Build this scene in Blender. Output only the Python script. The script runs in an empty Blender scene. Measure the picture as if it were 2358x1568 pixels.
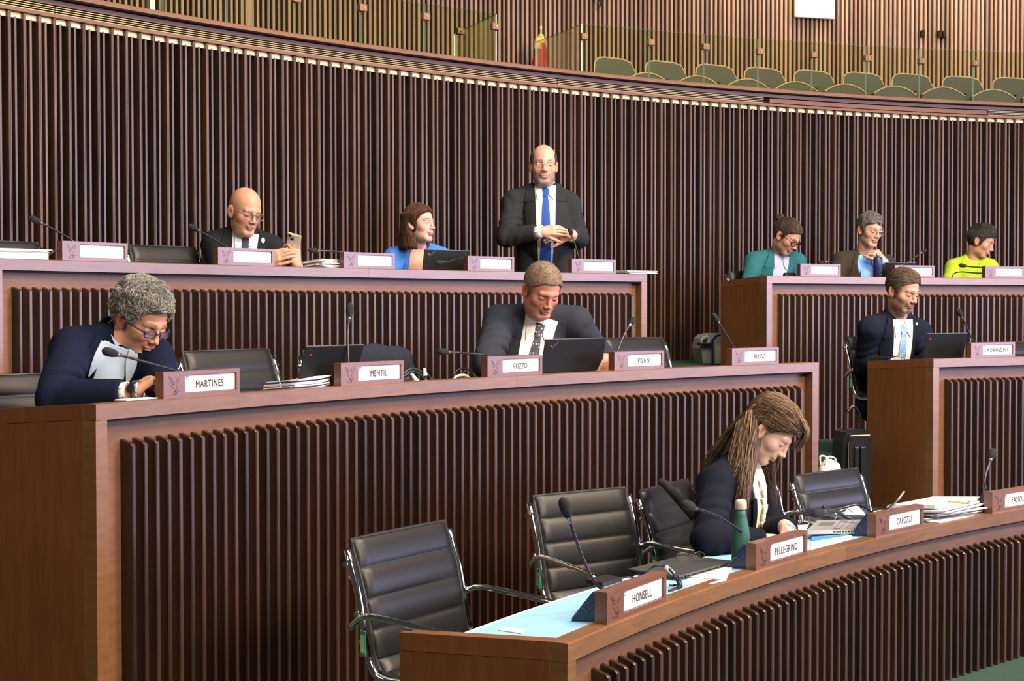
import bpy, math, random
import numpy as np
from mathutils import Vector, Matrix
random.seed(7); RNG = np.random.default_rng(7)
SC = bpy.context.scene; COL = SC.collection

# ------------------------------------------------------------------ camera
FPX, PITCH, CZ = 3246.7, 0.023857, 1.6525
cam = bpy.data.cameras.new('camera'); cam.sensor_width = 36.0; cam.lens = FPX / 2358.0 * 36.0
cam.clip_end = 200
camo = bpy.data.objects.new('camera', cam); COL.objects.link(camo)
camo.location = (0, 0, CZ); camo.rotation_euler = (math.pi/2 - PITCH, 0.0008, 0)
SC.camera = camo

# ------------------------------------------------------------------ world, lights, exposure
SC.view_settings.view_transform = 'Standard'; SC.view_settings.look = 'None'
SC.view_settings.gamma = 1.0; SC.view_settings.use_curve_mapping = False
SC.view_settings.exposure = 0.45
wd = bpy.data.worlds.new('hall_ambient'); SC.world = wd; wd.use_nodes = True
wd.node_tree.nodes['Background'].inputs[0].default_value = (0.62, 0.58, 0.60, 1)
wd.node_tree.nodes['Background'].inputs[1].default_value = 0.05

def lamp(name, kind, loc, target, energy, color, sx=1.0, sy=1.0, **kw):
    l = bpy.data.lights.new(name, kind); l.energy = energy; l.color = color
    if kind == 'AREA':
        l.shape = 'RECTANGLE'; l.size = sx; l.size_y = sy
    for k, v in kw.items(): setattr(l, k, v)
    o = bpy.data.objects.new(name, l); COL.objects.link(o); o.location = loc
    d = Vector(target) - Vector(loc)
    o.rotation_euler = d.to_track_quat('-Z', 'Y').to_euler()
    return o
# tall windows along the right side of the hall, cool daylight
lamp('side_window_light', 'AREA', (17.0, 5.8, 2.7), (0.0, 9.5, 1.8), 1350, (0.66, 0.66, 1.0), 8.5, 3.4)
# warm downlights over the speaker's floor
lamp('front_panel_light', 'AREA', (5.6, -0.6, 5.4), (1.5, 5.6, 0.6), 760, (1.0, 0.86, 0.68), 3.0, 2.0)
# ceiling panels over the floor of the hall, warm white
lamp('ceiling_panel_light', 'AREA', (3.6, 4.6, 8.6), (2.6, 6.4, 0.8), 900, (1.0, 0.92, 0.82), 7.0, 6.0)
lamp('side_fill_light', 'AREA', (-5.0, 1.5, 5.5), (0.5, 7.5, 1.0), 125, (1.0, 0.76, 0.52), 3.0, 3.0)  # added fill from the left, brightens the bench end panels
# warm downlights washing the gallery's back wall
lamp('gallery_wash_light', 'AREA', (3.5, 16.6, 6.4), (3.6, 18.6, 2.4), 260, (1.0, 0.88, 0.70), 12.0, 0.4)
lamp('wall_wash_light', 'AREA', (6.4, 4.4, 7.4), (0.6, 11.5, 3.3), 900, (1.0, 0.70, 0.46), 2.0, 2.0)
# spotlight of the hall aimed at the back benches
lamp('bench_spot_light', 'SPOT', (9.5, 1.0, 6.4), (1.0, 10.4, 1.9), 850, (0.80, 0.80, 1.0), spot_size=math.radians(52), spot_blend=0.8, shadow_soft_size=0.4)

# ------------------------------------------------------------------ hall geometry: concentric benches
CX, CY = 8.4146, -0.7867
R1, R2, R3, RW, RC = 9.5189, 11.3218, 13.1965, 14.7831, 14.6962
L1, L2, L3 = 0.704, 1.3197, 1.8871            # ledge tops
F1, F2, F3 = 0.0, 0.6157, 1.1831              # floors
ZW = CZ + 1.79714                              # top of the tall wall slats
ZCAP = CZ + 1.93901
def ray(u, v):
    a = (u-1179)/FPX; b = -(v-784)/FPX
    return np.array([a, math.cos(PITCH)+b*math.sin(PITCH), -math.sin(PITCH)+b*math.cos(PITCH)])
def at(u, v, r):                               # a point seen at (u,v), on the circle of radius r about the hall's centre
    d = ray(u, v); A = d[0]**2+d[1]**2; B = -2*(d[0]*CX+d[1]*CY); C = CX*CX+CY*CY-r*r
    t = (-B+math.sqrt(B*B-4*A*C))/(2*A)
    return np.array([d[0]*t, d[1]*t, d[2]*t+CZ])
def atz(u, v, z):
    d = ray(u, v); t = (z-CZ)/d[2]
    return np.array([d[0]*t, d[1]*t, z])
def ang(p): return math.atan2(p[0]-CX, p[1]-CY)
def rad(p): return math.hypot(p[0]-CX, p[1]-CY)
def pol(r, a, z): return np.array([CX+r*math.sin(a), CY+r*math.cos(a), z])
D2R = math.pi/180

# ------------------------------------------------------------------ object helpers
def tag(o, label=None, cat=None, group=None, kind=None):
    if label: o['label'] = label
    if cat: o['category'] = cat
    if group: o['group'] = group
    if kind: o['kind'] = kind
    return o
def empty(name, loc=(0, 0, 0), rz=0.0, label=None, cat=None, group=None):
    o = bpy.data.objects.new(name, None); o.empty_display_size = 0.05; COL.objects.link(o)
    o.location = loc; o.rotation_euler = (0, 0, rz)
    return tag(o, label, cat, group)
def basis(o):
    return Matrix.LocRotScale(o.location, o.rotation_euler, o.scale)
def chain(o):
    m = basis(o)
    return m if o.parent is None else chain(o.parent) @ o.matrix_parent_inverse @ m
def adopt(o, parent, world):                   # world=True: o's coordinates are world ones
    o.parent = parent
    if world: o.matrix_parent_inverse = chain(parent).inverted()
    return o
def mesh(name, V, F, mat, smooth=False, cols=None, mats=None, midx=None):
    me = bpy.data.meshes.new(name)
    V = np.asarray(V, dtype=np.float32)
    if isinstance(F, np.ndarray) and F.ndim == 2:
        n, k = F.shape
        me.vertices.add(len(V)); me.vertices.foreach_set('co', V.ravel())
        me.loops.add(n*k); me.loops.foreach_set('vertex_index', F.astype(np.int32).ravel())
        me.polygons.add(n); me.polygons.foreach_set('loop_start', np.arange(0, n*k, k, dtype=np.int32))
        me.update(calc_edges=True)
    else:
        me.from_pydata([tuple(map(float, v)) for v in V], [], [tuple(map(int, f)) for f in F]); me.update()
    for m in (mats or [mat]): me.materials.append(m)
    if midx is not None: me.polygons.foreach_set('material_index', np.asarray(midx, dtype=np.int32))
    if smooth: me.polygons.foreach_set('use_smooth', np.ones(len(me.polygons), dtype=bool))
    if cols is not None:
        ca = me.color_attributes.new('tint', 'FLOAT_COLOR', 'POINT')
        c = np.ones((len(V), 4), dtype=np.float32); c[:, :3] = cols
        ca.data.foreach_set('color', c.ravel())
    return me
def put(name, me, parent=None, world=False, loc=None, rot=None):
    o = bpy.data.objects.new(name, me); COL.objects.link(o)
    if loc is not None: o.location = loc
    if rot is not None: o.rotation_euler = rot
    if parent is not None: adopt(o, parent, world)
    return o
class G:                                        # a small polygon collector
    def __init__(s): s.V = []; s.F = []; s.M = []
    def add(s, V, F, m=0):
        n = len(s.V); s.V += [tuple(v) for v in V]; s.F += [tuple(i+n for i in f) for f in F]; s.M += [m]*len(F); return s
    def box(s, x0, x1, y0, y1, z0, z1, m=0, M=None):
        V = [(x, y, z) for x in (x0, x1) for y in (y0, y1) for z in (z0, z1)]
        if M is not None: V = [tuple(M @ Vector(v)) for v in V]
        return s.add(V, [(0, 1, 3, 2), (4, 6, 7, 5), (0, 4, 5, 1), (2, 3, 7, 6), (0, 2, 6, 4), (1, 5, 7, 3)], m)
    def bbox(s, x0, x1, y0, y1, z0, z1, b, m=0, M=None):   # box with chamfered edges
        c = [(x0, x1), (y0, y1), (z0, z1)]; V = []; idx = {}
        for i in (0, 1):
            for j in (0, 1):
                for k in (0, 1):
                    for ax in range(3):
                        p = []
                        for d, q in enumerate((i, j, k)):
                            lo, hi = c[d]; val = hi if q else lo
                            if d != ax: val += -b if q else b
                            p.append(val)
                        idx[(i, j, k, ax)] = len(V); V.append(tuple(p))
        F = []
        for ax in range(3):
            o = [d for d in range(3) if d != ax]
            for q in (0, 1):
                f = []
                for (s1, s2) in ((0, 0), (1, 0), (1, 1), (0, 1)):
                    t = [0, 0, 0]; t[ax] = q; t[o[0]] = s1; t[o[1]] = s2; f.append(idx[(*t, ax)])
                F.append(tuple(f))
        for ax in range(3):
            o = [d for d in range(3) if d != ax]
            for s1 in (0, 1):
                for s2 in (0, 1):
                    t0 = [0, 0, 0]; t0[o[0]] = s1; t0[o[1]] = s2; t1 = list(t0); t1[ax] = 1
                    F.append((idx[(*t0, o[0])], idx[(*t1, o[0])], idx[(*t1, o[1])], idx[(*t0, o[1])]))
        for i in (0, 1):
            for j in (0, 1):
                for k in (0, 1): F.append(tuple(idx[(i, j, k, a)] for a in range(3)))
        if M is not None: V = [tuple(M @ Vector(v)) for v in V]
        return s.add(V, F, m)
    def tube(s, pts, r, n=8, m=0, caps=True):
        P = [np.array(p, float) for p in pts]; R = r if hasattr(r, '__len__') else [r]*len(P)
        V = []; up = None
        for i, p in enumerate(P):
            t = P[min(i+1, len(P)-1)]-P[max(i-1, 0)]; t = t/(np.linalg.norm(t)+1e-12)
            if up is None:
                up = np.array([0, 0, 1.]) if abs(t[2]) < .9 else np.array([1., 0, 0])
            a = np.cross(up, t); a /= np.linalg.norm(a)+1e-12; b = np.cross(t, a); up = b
            for k in range(n):
                q = 2*math.pi*k/n; V.append(p+R[i]*(math.cos(q)*a+math.sin(q)*b))
        F = [(i*n+k, i*n+(k+1) % n, (i+1)*n+(k+1) % n, (i+1)*n+k) for i in range(len(P)-1) for k in range(n)]
        if caps: F += [tuple(range(n-1, -1, -1)), tuple((len(P)-1)*n+k for k in range(n))]
        return s.add(V, F, m)
    def lathe(s, prof, n=16, m=0, M=None):
        V = []
        for (r, z) in prof:
            for k in range(n): V.append((r*math.cos(2*math.pi*k/n), r*math.sin(2*math.pi*k/n), z))
        F = [(i*n+k, i*n+(k+1) % n, (i+1)*n+(k+1) % n, (i+1)*n+k) for i in range(len(prof)-1) for k in range(n)]
        F += [tuple(range(n-1, -1, -1)), tuple((len(prof)-1)*n+k for k in range(n))]
        if M is not None: V = [tuple(M @ Vector(v)) for v in V]
        return s.add(V, F, m)
    def prism(s, poly, y0, y1, m=0, M=None):     # polygon in x,z pushed along y
        n = len(poly); V = [(x, y0, z) for x, z in poly]+[(x, y1, z) for x, z in poly]
        F = [tuple(range(n)), tuple(range(2*n-1, n-1, -1))]+[(i, i+n, (i+1) % n+n, (i+1) % n) for i in range(n)]
        if M is not None: V = [tuple(M @ Vector(v)) for v in V]
        return s.add(V, F, m)
    def sweep(s, prof, a0, a1, seg, m=0):        # closed (r,z) profile swept round the hall's centre
        n = len(prof); V = []
        for i in range(seg+1):
            a = a0+(a1-a0)*i/seg
            for (r, z) in prof: V.append(tuple(pol(r, a, z)))
        F = [(i*n+k, (i+1)*n+k, (i+1)*n+(k+1) % n, i*n+(k+1) % n) for i in range(seg) for k in range(n)]
        F += [tuple(range(n)), tuple(seg*n+k for k in range(n-1, -1, -1))]
        return s.add(V, F, m)
    def obj(s, name, mat, parent=None, world=False, smooth=False, loc=None, rot=None):
        mats = mat if isinstance(mat, (list, tuple)) else [mat]
        me = mesh(name, s.V, s.F, None, smooth, mats=mats, midx=s.M if len(mats) > 1 else None)
        return put(name, me, parent, world, loc, rot)
def smooth_by_angle(o, deg=35):
    me = o.data; me.polygons.foreach_set('use_smooth', np.ones(len(me.polygons), dtype=bool))
    try: me.set_sharp_from_angle(angle=math.radians(deg))
    except Exception: pass
    return o
def copy_tree(o, parent=None):
    c = o.copy(); COL.objects.link(c)
    if parent is not None: c.parent = parent
    for ch in list(o.children): copy_tree(ch, c)
    return c
def bez(pts, n=24):                             # smooth curve through points (Catmull-Rom)
    P = [np.array(p, float) for p in pts]; P = [2*P[0]-P[1]]+P+[2*P[-1]-P[-2]]; out = []
    m = len(P)-3
    for i in range(n+1):
        t = i/n*m; k = min(int(t), m-1); f = t-k; a, b, c, d = P[k:k+4]
        out.append(.5*((2*b)+(-a+c)*f+(2*a-5*b+4*c-d)*f*f+(-a+3*b-3*c+d)*f**3))
    return out

# ------------------------------------------------------------------ materials
def newmat(name):
    m = bpy.data.materials.new(name); m.use_nodes = True
    nt = m.node_tree; return m, nt, nt.nodes['Principled BSDF']
def plain(name, col, rough=.5, metal=0.0, spec=.5, bump=0.0, bscale=200, var=0.0, coat=0.0, sheen=0.0):
    m, nt, b = newmat(name)
    b.inputs['Base Color'].default_value = (*col, 1); b.inputs['Roughness'].default_value = rough
    b.inputs['Metallic'].default_value = metal; b.inputs['Specular IOR Level'].default_value = spec
    if coat: b.inputs['Coat Weight'].default_value = coat; b.inputs['Coat Roughness'].default_value = .15
    if sheen: b.inputs['Sheen Weight'].default_value = sheen; b.inputs['Sheen Roughness'].default_value = .5
    if bump or var:
        tc = nt.nodes.new('ShaderNodeTexCoord'); no = nt.nodes.new('ShaderNodeTexNoise')
        no.inputs['Scale'].default_value = bscale; no.inputs['Detail'].default_value = 3
        nt.links.new(tc.outputs['Object'], no.inputs['Vector'])
        if bump:
            bu = nt.nodes.new('ShaderNodeBump'); bu.inputs['Strength'].default_value = bump; bu.inputs['Distance'].default_value = .002
            nt.links.new(no.outputs['Fac'], bu.inputs['Height']); nt.links.new(bu.outputs['Normal'], b.inputs['Normal'])
        if var:
            mx = nt.nodes.new('ShaderNodeMix'); mx.data_type = 'RGBA'
            mx.inputs[6].default_value = (*[c*(1-var) for c in col], 1); mx.inputs[7].default_value = (*[min(1, c*(1+var)) for c in col], 1)
            nt.links.new(no.outputs['Fac'], mx.inputs[0]); nt.links.new(mx.outputs[2], b.inputs['Base Color'])
    return m
def wood(name, c0, c1, rough=.34, stretch=(9, 9, .7), scale=6.0, spec=.6, coat=.25, rnd=.35):
    m, nt, b = newmat(name); N = nt.nodes; L = nt.links
    tc = N.new('ShaderNodeTexCoord'); mp = N.new('ShaderNodeMapping'); mp.inputs['Scale'].default_value = stretch
    oi = N.new('ShaderNodeObjectInfo'); ad = N.new('ShaderNodeVectorMath'); ad.operation = 'ADD'
    cb = N.new('ShaderNodeCombineXYZ'); mul = N.new('ShaderNodeMath'); mul.operation = 'MULTIPLY'; mul.inputs[1].default_value = 37.0
    L.new(oi.outputs['Random'], mul.inputs[0]); L.new(mul.outputs[0], cb.inputs[0]); L.new(mul.outputs[0], cb.inputs[2])
    L.new(tc.outputs['Object'], ad.inputs[0]); L.new(cb.outputs[0], ad.inputs[1]); L.new(ad.outputs[0], mp.inputs['Vector'])
    n1 = N.new('ShaderNodeTexNoise'); n1.inputs['Scale'].default_value = scale; n1.inputs['Detail'].default_value = 5; n1.inputs['Roughness'].default_value = .65
    L.new(mp.outputs[0], n1.inputs['Vector'])
    n2 = N.new('ShaderNodeTexNoise'); n2.inputs['Scale'].default_value = 2.2; n2.inputs['Detail'].default_value = 2
    L.new(ad.outputs[0], n2.inputs['Vector'])
    m1 = N.new('ShaderNodeMath'); m1.operation = 'MULTIPLY_ADD'; m1.inputs[1].default_value = .65
    L.new(n1.outputs['Fac'], m1.inputs[0])
    m2 = N.new('ShaderNodeMath'); m2.operation = 'MULTIPLY'; m2.inputs[1].default_value = .35; L.new(n2.outputs['Fac'], m2.inputs[0])
    L.new(m2.outputs[0], m1.inputs[2])
    m3 = N.new('ShaderNodeMath'); m3.operation = 'MULTIPLY_ADD'; m3.inputs[1].default_value = rnd; m3.inputs[2].default_value = -rnd/2
    L.new(oi.outputs['Random'], m3.inputs[0])
    m4 = N.new('ShaderNodeMath'); m4.operation = 'ADD'; L.new(m1.outputs[0], m4.inputs[0]); L.new(m3.outputs[0], m4.inputs[1])
    cr = N.new('ShaderNodeValToRGB'); cr.color_ramp.elements[0].position = .3; cr.color_ramp.elements[1].position = .72
    cr.color_ramp.elements[0].color = (*c0, 1); cr.color_ramp.elements[1].color = (*c1, 1)
    L.new(m4.outputs[0], cr.inputs[0]); L.new(cr.outputs[0], b.inputs['Base Color'])
    b.inputs['Roughness'].default_value = rough; b.inputs['Specular IOR Level'].default_value = spec
    b.inputs['Coat Weight'].default_value = coat; b.inputs['Coat Roughness'].default_value = .28
    return m
def tinted(name, rough=.5, spec=.4, sss=0.0, bump=0.0, bscale=300):   # colour comes from the mesh's own 'tint' attribute
    m, nt, b = newmat(name); a = nt.nodes.new('ShaderNodeAttribute'); a.attribute_name = 'tint'
    nt.links.new(a.outputs['Color'], b.inputs['Base Color'])
    b.inputs['Roughness'].default_value = rough; b.inputs['Specular IOR Level'].default_value = spec
    if sss:
        b.inputs['Subsurface Weight'].default_value = sss; b.inputs['Subsurface Radius'].default_value = (.012, .005, .003)
        b.inputs['Subsurface Scale'].default_value = 1.0
    if bump:
        tc = nt.nodes.new('ShaderNodeTexCoord'); no = nt.nodes.new('ShaderNodeTexNoise'); no.inputs['Scale'].default_value = bscale
        bu = nt.nodes.new('ShaderNodeBump'); bu.inputs['Strength'].default_value = bump; bu.inputs['Distance'].default_value = .0015
        nt.links.new(tc.outputs['Object'], no.inputs['Vector']); nt.links.new(no.outputs['Fac'], bu.inputs['Height']); nt.links.new(bu.outputs['Normal'], b.inputs['Normal'])
    return m
def glass(name, tint, refl=.12):
    m, nt, b = newmat(name); N = nt.nodes; L = nt.links
    tr = N.new('ShaderNodeBsdfTransparent'); tr.inputs[0].default_value = (*tint, 1)
    gl = N.new('ShaderNodeBsdfGlossy'); gl.inputs['Roughness'].default_value = .03; gl.inputs[0].default_value = (1, 1, 1, 1)
    fr = N.new('ShaderNodeFresnel'); fr.inputs['IOR'].default_value = 1.5
    mu = N.new('ShaderNodeMath'); mu.operation = 'MULTIPLY'; mu.inputs[1].default_value = 1.0+refl; L.new(fr.outputs[0], mu.inputs[0])
    mx = N.new('ShaderNodeMixShader'); L.new(mu.outputs[0], mx.inputs[0]); L.new(tr.outputs[0], mx.inputs[1]); L.new(gl.outputs[0], mx.inputs[2])
    L.new(mx.outputs[0], N['Material Output'].inputs[0]); return m
def glow(name, col, strength):
    m, nt, b = newmat(name); b.inputs['Base Color'].default_value = (*col, 1)
    b.inputs['Emission Color'].default_value = (*col, 1); b.inputs['Emission Strength'].default_value = strength; return m

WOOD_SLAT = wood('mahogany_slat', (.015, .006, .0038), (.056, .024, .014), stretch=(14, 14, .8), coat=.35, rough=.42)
WOOD_DESK = wood('mahogany_bench', (.108, .047, .018), (.200, .092, .037), stretch=(1.3, 1.3, 12), scale=5, rnd=.2, coat=.25)
WOOD_FASCIA = wood('mahogany_fascia', (.120, .052, .024), (.20, .092, .044), stretch=(1.3, 1.3, 9), scale=5, rnd=.1, coat=.12, rough=.5, spec=.4)
WOOD_WALL = wood('mahogany_wall_slat', (.026, .011, .006), (.098, .046, .026), stretch=(14, 14, .8), coat=.25, rough=.45)
WOOD_PANEL = wood('mahogany_panel', (.125, .042, .011), (.205, .074, .020), stretch=(5, 5, .7), scale=6, rnd=.1)
WOOD_BACK = wood('mahogany_backing', (.075, .027, .011), (.13, .05, .021), stretch=(6, 6, .8), rnd=.1, rough=.45)
WOOD_PLATE = wood('mahogany_nameplate', (.11, .042, .026), (.17, .068, .042), stretch=(2, 2, 14), scale=6, rnd=.15)
WOOD_GAL = wood('gallery_slat', (.17, .095, .058), (.34, .205, .130), stretch=(14, 14, .8), coat=.1, rough=.45, rnd=.5)
CREAM = plain('raw_wood_block', (.80, .66, .44), .6, var=.15, bscale=30)
DARK = plain('near_black', (.012, .008, .007), .9)  # also carries the painted shade under the ledges and the cap
BRASS = plain('grille_metal', (.42, .33, .17), .35, .8)
CARPET = plain('green_carpet', (.028, .055, .042), .95, spec=.1, bump=.5, bscale=400, var=.35)
BLUE_TOP = plain('blue_desk_mat', (.25, .50, .70), .55, spec=.3, var=.04, bscale=40)
EDGE_WHITE = plain('mat_edge', (.75, .77, .80), .5)
LEATHER = plain('black_leather', (.009, .0095, .0105), .42, spec=.33, bump=.15, bscale=260)
PIPING = plain('black_piping', (.012, .012, .013), .45)
CHROME = plain('chrome', (.80, .80, .80), .08, 1.0)
BLACK = plain('black_plastic', (.012, .012, .014), .42)
BLACK_MAT = plain('black_foam', (.010, .010, .011), .95, bump=.6, bscale=500)
GREY_MET = plain('grey_metal', (.30, .30, .31), .35, .9)
WHITE = plain('white_paper', (.80, .80, .80), .75, spec=.2)
WHITE_PL = plain('white_plastic', (.82, .82, .83), .4)
LABEL = plain('label_card', (.66, .65, .63), .6, spec=.3)
INK = plain('black_ink', (.012, .012, .014), .7)
LOGO_BLUE = plain('logo_blue', (.06, .26, .58), .5)
LOGO_PALE = plain('logo_pale', (.55, .66, .80), .5)
NAVY_PL = plain('navy_plastic', (.018, .032, .085), .35)

# ------------------------------------------------------------------ floor, steps
A0, A1 = -66*D2R, -6*D2R                       # the part of the ring that can be seen, with some margin
g = G()
aT2 = ang(at(221, 930, R2))+.003; aI0 = ang(at(1885.5, 833.3, R2)); aI1 = ang(at(2149.5, 825, R2)); ZST = .31
for r0, r1_, z, s0, s1 in ((3.0, R2+.07, F1, A0, A1), (R2+.07, R3+.07, F2, aT2, aI0), (R2+.66, R3+.07, F2, aI0, aI1), (R2+.07, R3+.07, F2, aI1, A1), (R2-.04, R2+.66, ZST, aI0, aI1), (R3+.07, RW+.06, F3, A0+.1, A1)):
    g.sweep([(r0, z-.10), (r1_, z-.10), (r1_, z), (r0, z)], s0, s1, 24)
for r0, za, zb, s0, s1 in ((R2+.07, F1, F2, aT2, aI0), (R2+.07, F1, F2, aI1, A1), (R2+.66, ZST, F2, aI0, aI1), (R2-.04, F1, ZST, aI0, aI1), (R3+.07, F2, F3, A0+.1, A1)):
    g.sweep([(r0, za-.1), (r0+.05, za-.1), (r0+.05, zb-.09), (r0, zb-.09)], s0, s1, 24)
tag(g.obj('floor', CARPET), kind='structure')

# ------------------------------------------------------------------ curved slatted wall behind the benches
WA0, WA1 = -54.5*D2R, -10.5*D2R
wall = G().sweep([(RW+.075, F3), (RW+.16, F3), (RW+.16, ZW+.03), (RW+.075, ZW+.03)], WA0, WA1, 90).obj('wall_back', DARK)
tag(wall, kind='structure')
def slat_mesh(w, d, h, bev=.004, slope=0.0, groove=False, mat=WOOD_SLAT):  # front at local y=0, top at z=h
    x = w/2; b = bev
    if groove:
        prof = [(-x, d), (-x, b), (-x+b, 0), (-.0022, 0), (-.0012, .003), (.0012, .003), (.0022, 0), (x-b, 0), (x, b), (x, d)]
    else:
        prof = [(-x, d), (-x, b*.5), (-x+b*.5, 0), (x-b*.5, 0), (x, b*.5), (x, d)]
    n = len(prof); V = []
    for (px, py) in prof: V.append((px, py, 0))
    for (px, py) in prof: V.append((px, max(py, 0), h-slope*(1-py/d)-b))
    for (px, py) in prof: V.append((px*.92, py+(b if py < d*.5 else 0), h-slope*(1-py/d)))
    F = [tuple(range(n-1, -1, -1))]
    for L in (0, 1): F += [(L*n+i, L*n+(i+1) % n, (L+1)*n+(i+1) % n, (L+1)*n+i) for i in range(n)]
    F.append(tuple(2*n+i for i in range(n)))
    return mesh('slat', V, F, mat)
PW = .10296; dA = PW/RW
aref = ang(at(13.6+9, 24, RW))                 # a tall slat seen near the photo's left edge
k0 = math.ceil((WA0-aref)/dA); k1 = math.floor((WA1-aref)/dA)
m_tall = slat_mesh(.0215, .078, ZW-F3, groove=True, mat=WOOD_WALL); m_short = slat_mesh(.0165, .050, ZW-.030-F3, mat=WOOD_WALL)
for k in range(k0, k1+1):
    a = aref+k*dA; p = pol(RW, a, F3); put('slat', m_tall, wall, True, p, (0, 0, -a))
    a2 = a+dA*.5; p = pol(RW+.022, a2, F3); put('slat', m_short, wall, True, p, (0, 0, -a2))
G().sweep([(RW+.026, ZW-.036), (RW+.074, ZW-.036), (RW+.074, ZW-.002), (RW+.026, ZW-.002)], WA0, WA1, 90).obj('backing_strip', CREAM, wall, True)
# fascia, grille and cap
z0 = ZW
G().sweep([(RW-.012, z0), (RW+.09, z0), (RW+.09, z0+.021), (RW-.012, z0+.021)], WA0, WA1, 90).obj('lower_fascia', WOOD_FASCIA, wall, True)
G().sweep([(RW+.05, z0+.021), (RW+.09, z0+.021), (RW+.09, z0+.075), (RW+.05, z0+.075)], WA0, WA1, 90).obj('grille_recess', DARK, wall, True)
au = lambda u: ang(at(u, 200, RW))
for (b0, b1) in ((WA0, au(126)), (au(128), au(1282)), (au(1284), au(1758)), (au(2275), WA1)):
    for i in range(4):
        zz = z0+.0235+i*.0135
        G().sweep([(RW-.006, zz), (RW+.03, zz), (RW+.03, zz+.0042), (RW-.006, zz+.0042)], b0, b1, 50).obj('grille_bar', BRASS, wall, True)
G().sweep([(RW-.008, z0+.029), (RW+.05, z0+.029), (RW+.05, z0+.066), (RW-.008, z0+.066)], au(1772), au(2272), 26).obj('blank_plate', WOOD_FASCIA, wall, True)
G().sweep([(RW-.012, z0+.075), (RW+.09, z0+.075), (RW+.09, z0+.104), (RW-.012, z0+.104)], WA0, WA1, 90).obj('upper_fascia', WOOD_BACK, wall, True)
zc = ZCAP
G().sweep([(RW+.03, z0+.104), (RW+.09, z0+.104), (RW+.09, zc-.031), (RW+.03, zc-.031)], WA0, WA1, 90).obj('cap_shade_strip', DARK, wall, True)  # near-black strip, the shade under the cap put into colour
G().sweep([(RC, zc-.031), (RW+.16, zc-.031), (RW+.16, zc), (RC+.004, zc), (RC, zc-.004)], WA0, WA1, 90).obj('cap', WOOD_FASCIA, wall, True)

# ------------------------------------------------------------------ gallery above the wall
ZG = ZCAP-.12
g = G().sweep([(RW+.16, ZG-.15), (19.4, ZG-.15), (19.4, ZG), (RW+.16, ZG)], WA0, WA1, 50)
tag(g.obj('floor_gallery', CARPET), kind='structure')
RGW = 18.7
GA0, GA1 = -48*D2R, -4*D2R
gw = G().sweep([(RGW+.05, ZG), (RGW+.15, ZG), (RGW+.15, 6.6), (RGW+.05, 6.6)], GA0, GA1, 60).obj('wall_gallery', DARK)
tag(gw, kind='structure')
p1_ = at(2000, 20, RGW); p2_ = at(2010.05, 20, RGW); dG = ang(p2_)-ang(p1_)
a_first = ang(at(-30, 20, RGW)); a_last = ang(at(2390, 20, RGW)); nG = int((a_last-a_first)/dG)
m_g = slat_mesh(.030, .045, 6.4-ZG, mat=WOOD_GAL); m_gd = slat_mesh(.030, .03, 6.4-ZG, mat=WOOD_BACK)
u_of = lambda a: 1179+FPX*(pol(RGW, a, 3)[0])/(pol(RGW, a, 3)[1])
for k in range(nG+1):
    a = a_first+k*dG; uu = u_of(a)
    if 348 < uu < 362 or 562 < uu < 578: continue
    put('slat', m_g, gw, True, pol(RGW, a, ZG), (0, 0, -a))
# white painted post and a plain wooden pier between the slats at the left
for (u0, u1, mm, nm) in ((345, 357, WHITE_PL, 'white_post'), (565, 580, WOOD_GAL, 'pier')):
    b0, b1 = ang(at(u0, 10, RGW-.02)), ang(at(u1, 10, RGW-.02))
    G().sweep([(RGW-.03, ZG), (RGW+.05, ZG), (RGW+.05, 6.4), (RGW-.03, 6.4)], b0, b1, 2).obj(nm, mm, gw, True)
# door pulls on the slatted double door and a small wall fixture
for (u, v) in ((2125, 76), (2164, 77), (2174, 78)):
    q = at(u, v, RGW-.03); a = ang(q)
    M = Matrix.Translation(Vector(q)) @ Matrix.Rotation(-a, 4, 'Z')
    gg = G().bbox(-.022, .022, -.03, .028, -.055, .03, .006, M=M); gg.obj('door_pull', plain('dark_bronze', (.035, .018, .012), .3, .6), gw, True)
q = at(1378, 8, RGW-.05); a = ang(q); M = Matrix.Translation(Vector(q)) @ Matrix.Rotation(-a, 4, 'Z')
gg = G().tube([M @ Vector(v) for v in ((-.03, .06, .06), (-.03, -.03, .05), (0, -.06, .02), (.01, -.05, -.03), (-.01, -.04, -.05))], .012); gg.obj('wall_hook', BLACK, gw, True)
# framed white relief board
q = at(1876, 43, RGW-.05); a = ang(q); e = empty('wall_board', q, -a, 'pale cream board hung high on the slatted gallery wall', 'board')
bw = .5*(np.linalg.norm(at(1921, 43, RGW-.05)-at(1831, 41, RGW-.05)))
G().bbox(-bw, bw, -.03, .02, 0, .9, .006).obj('panel', plain('cream_board', (.80, .70, .56), .6), e)
faint = plain('faint_line', (.66, .55, .42), .7); gg = G()
for pts in ([(-.12, .06), (-.16, .12), (-.2, .2), (-.21, .3)], [(.12, .03), (.13, .1), (.18, .17), (.23, .22)], [(-.2, .2), (-.1, .235), (0, .24), (.12, .2), (.18, .17)], [(-.13, .2), (-.12, .28), (0, .33), (.13, .28), (.14, .2)], [(-.08, .05), (-.04, .02), (.05, .03)]):
    gg.tube([(x*bw*2.6, -.031, z*1.0) for x, z in pts], .0035, 6)
gg.obj('faint_relief', faint, e)

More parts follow.
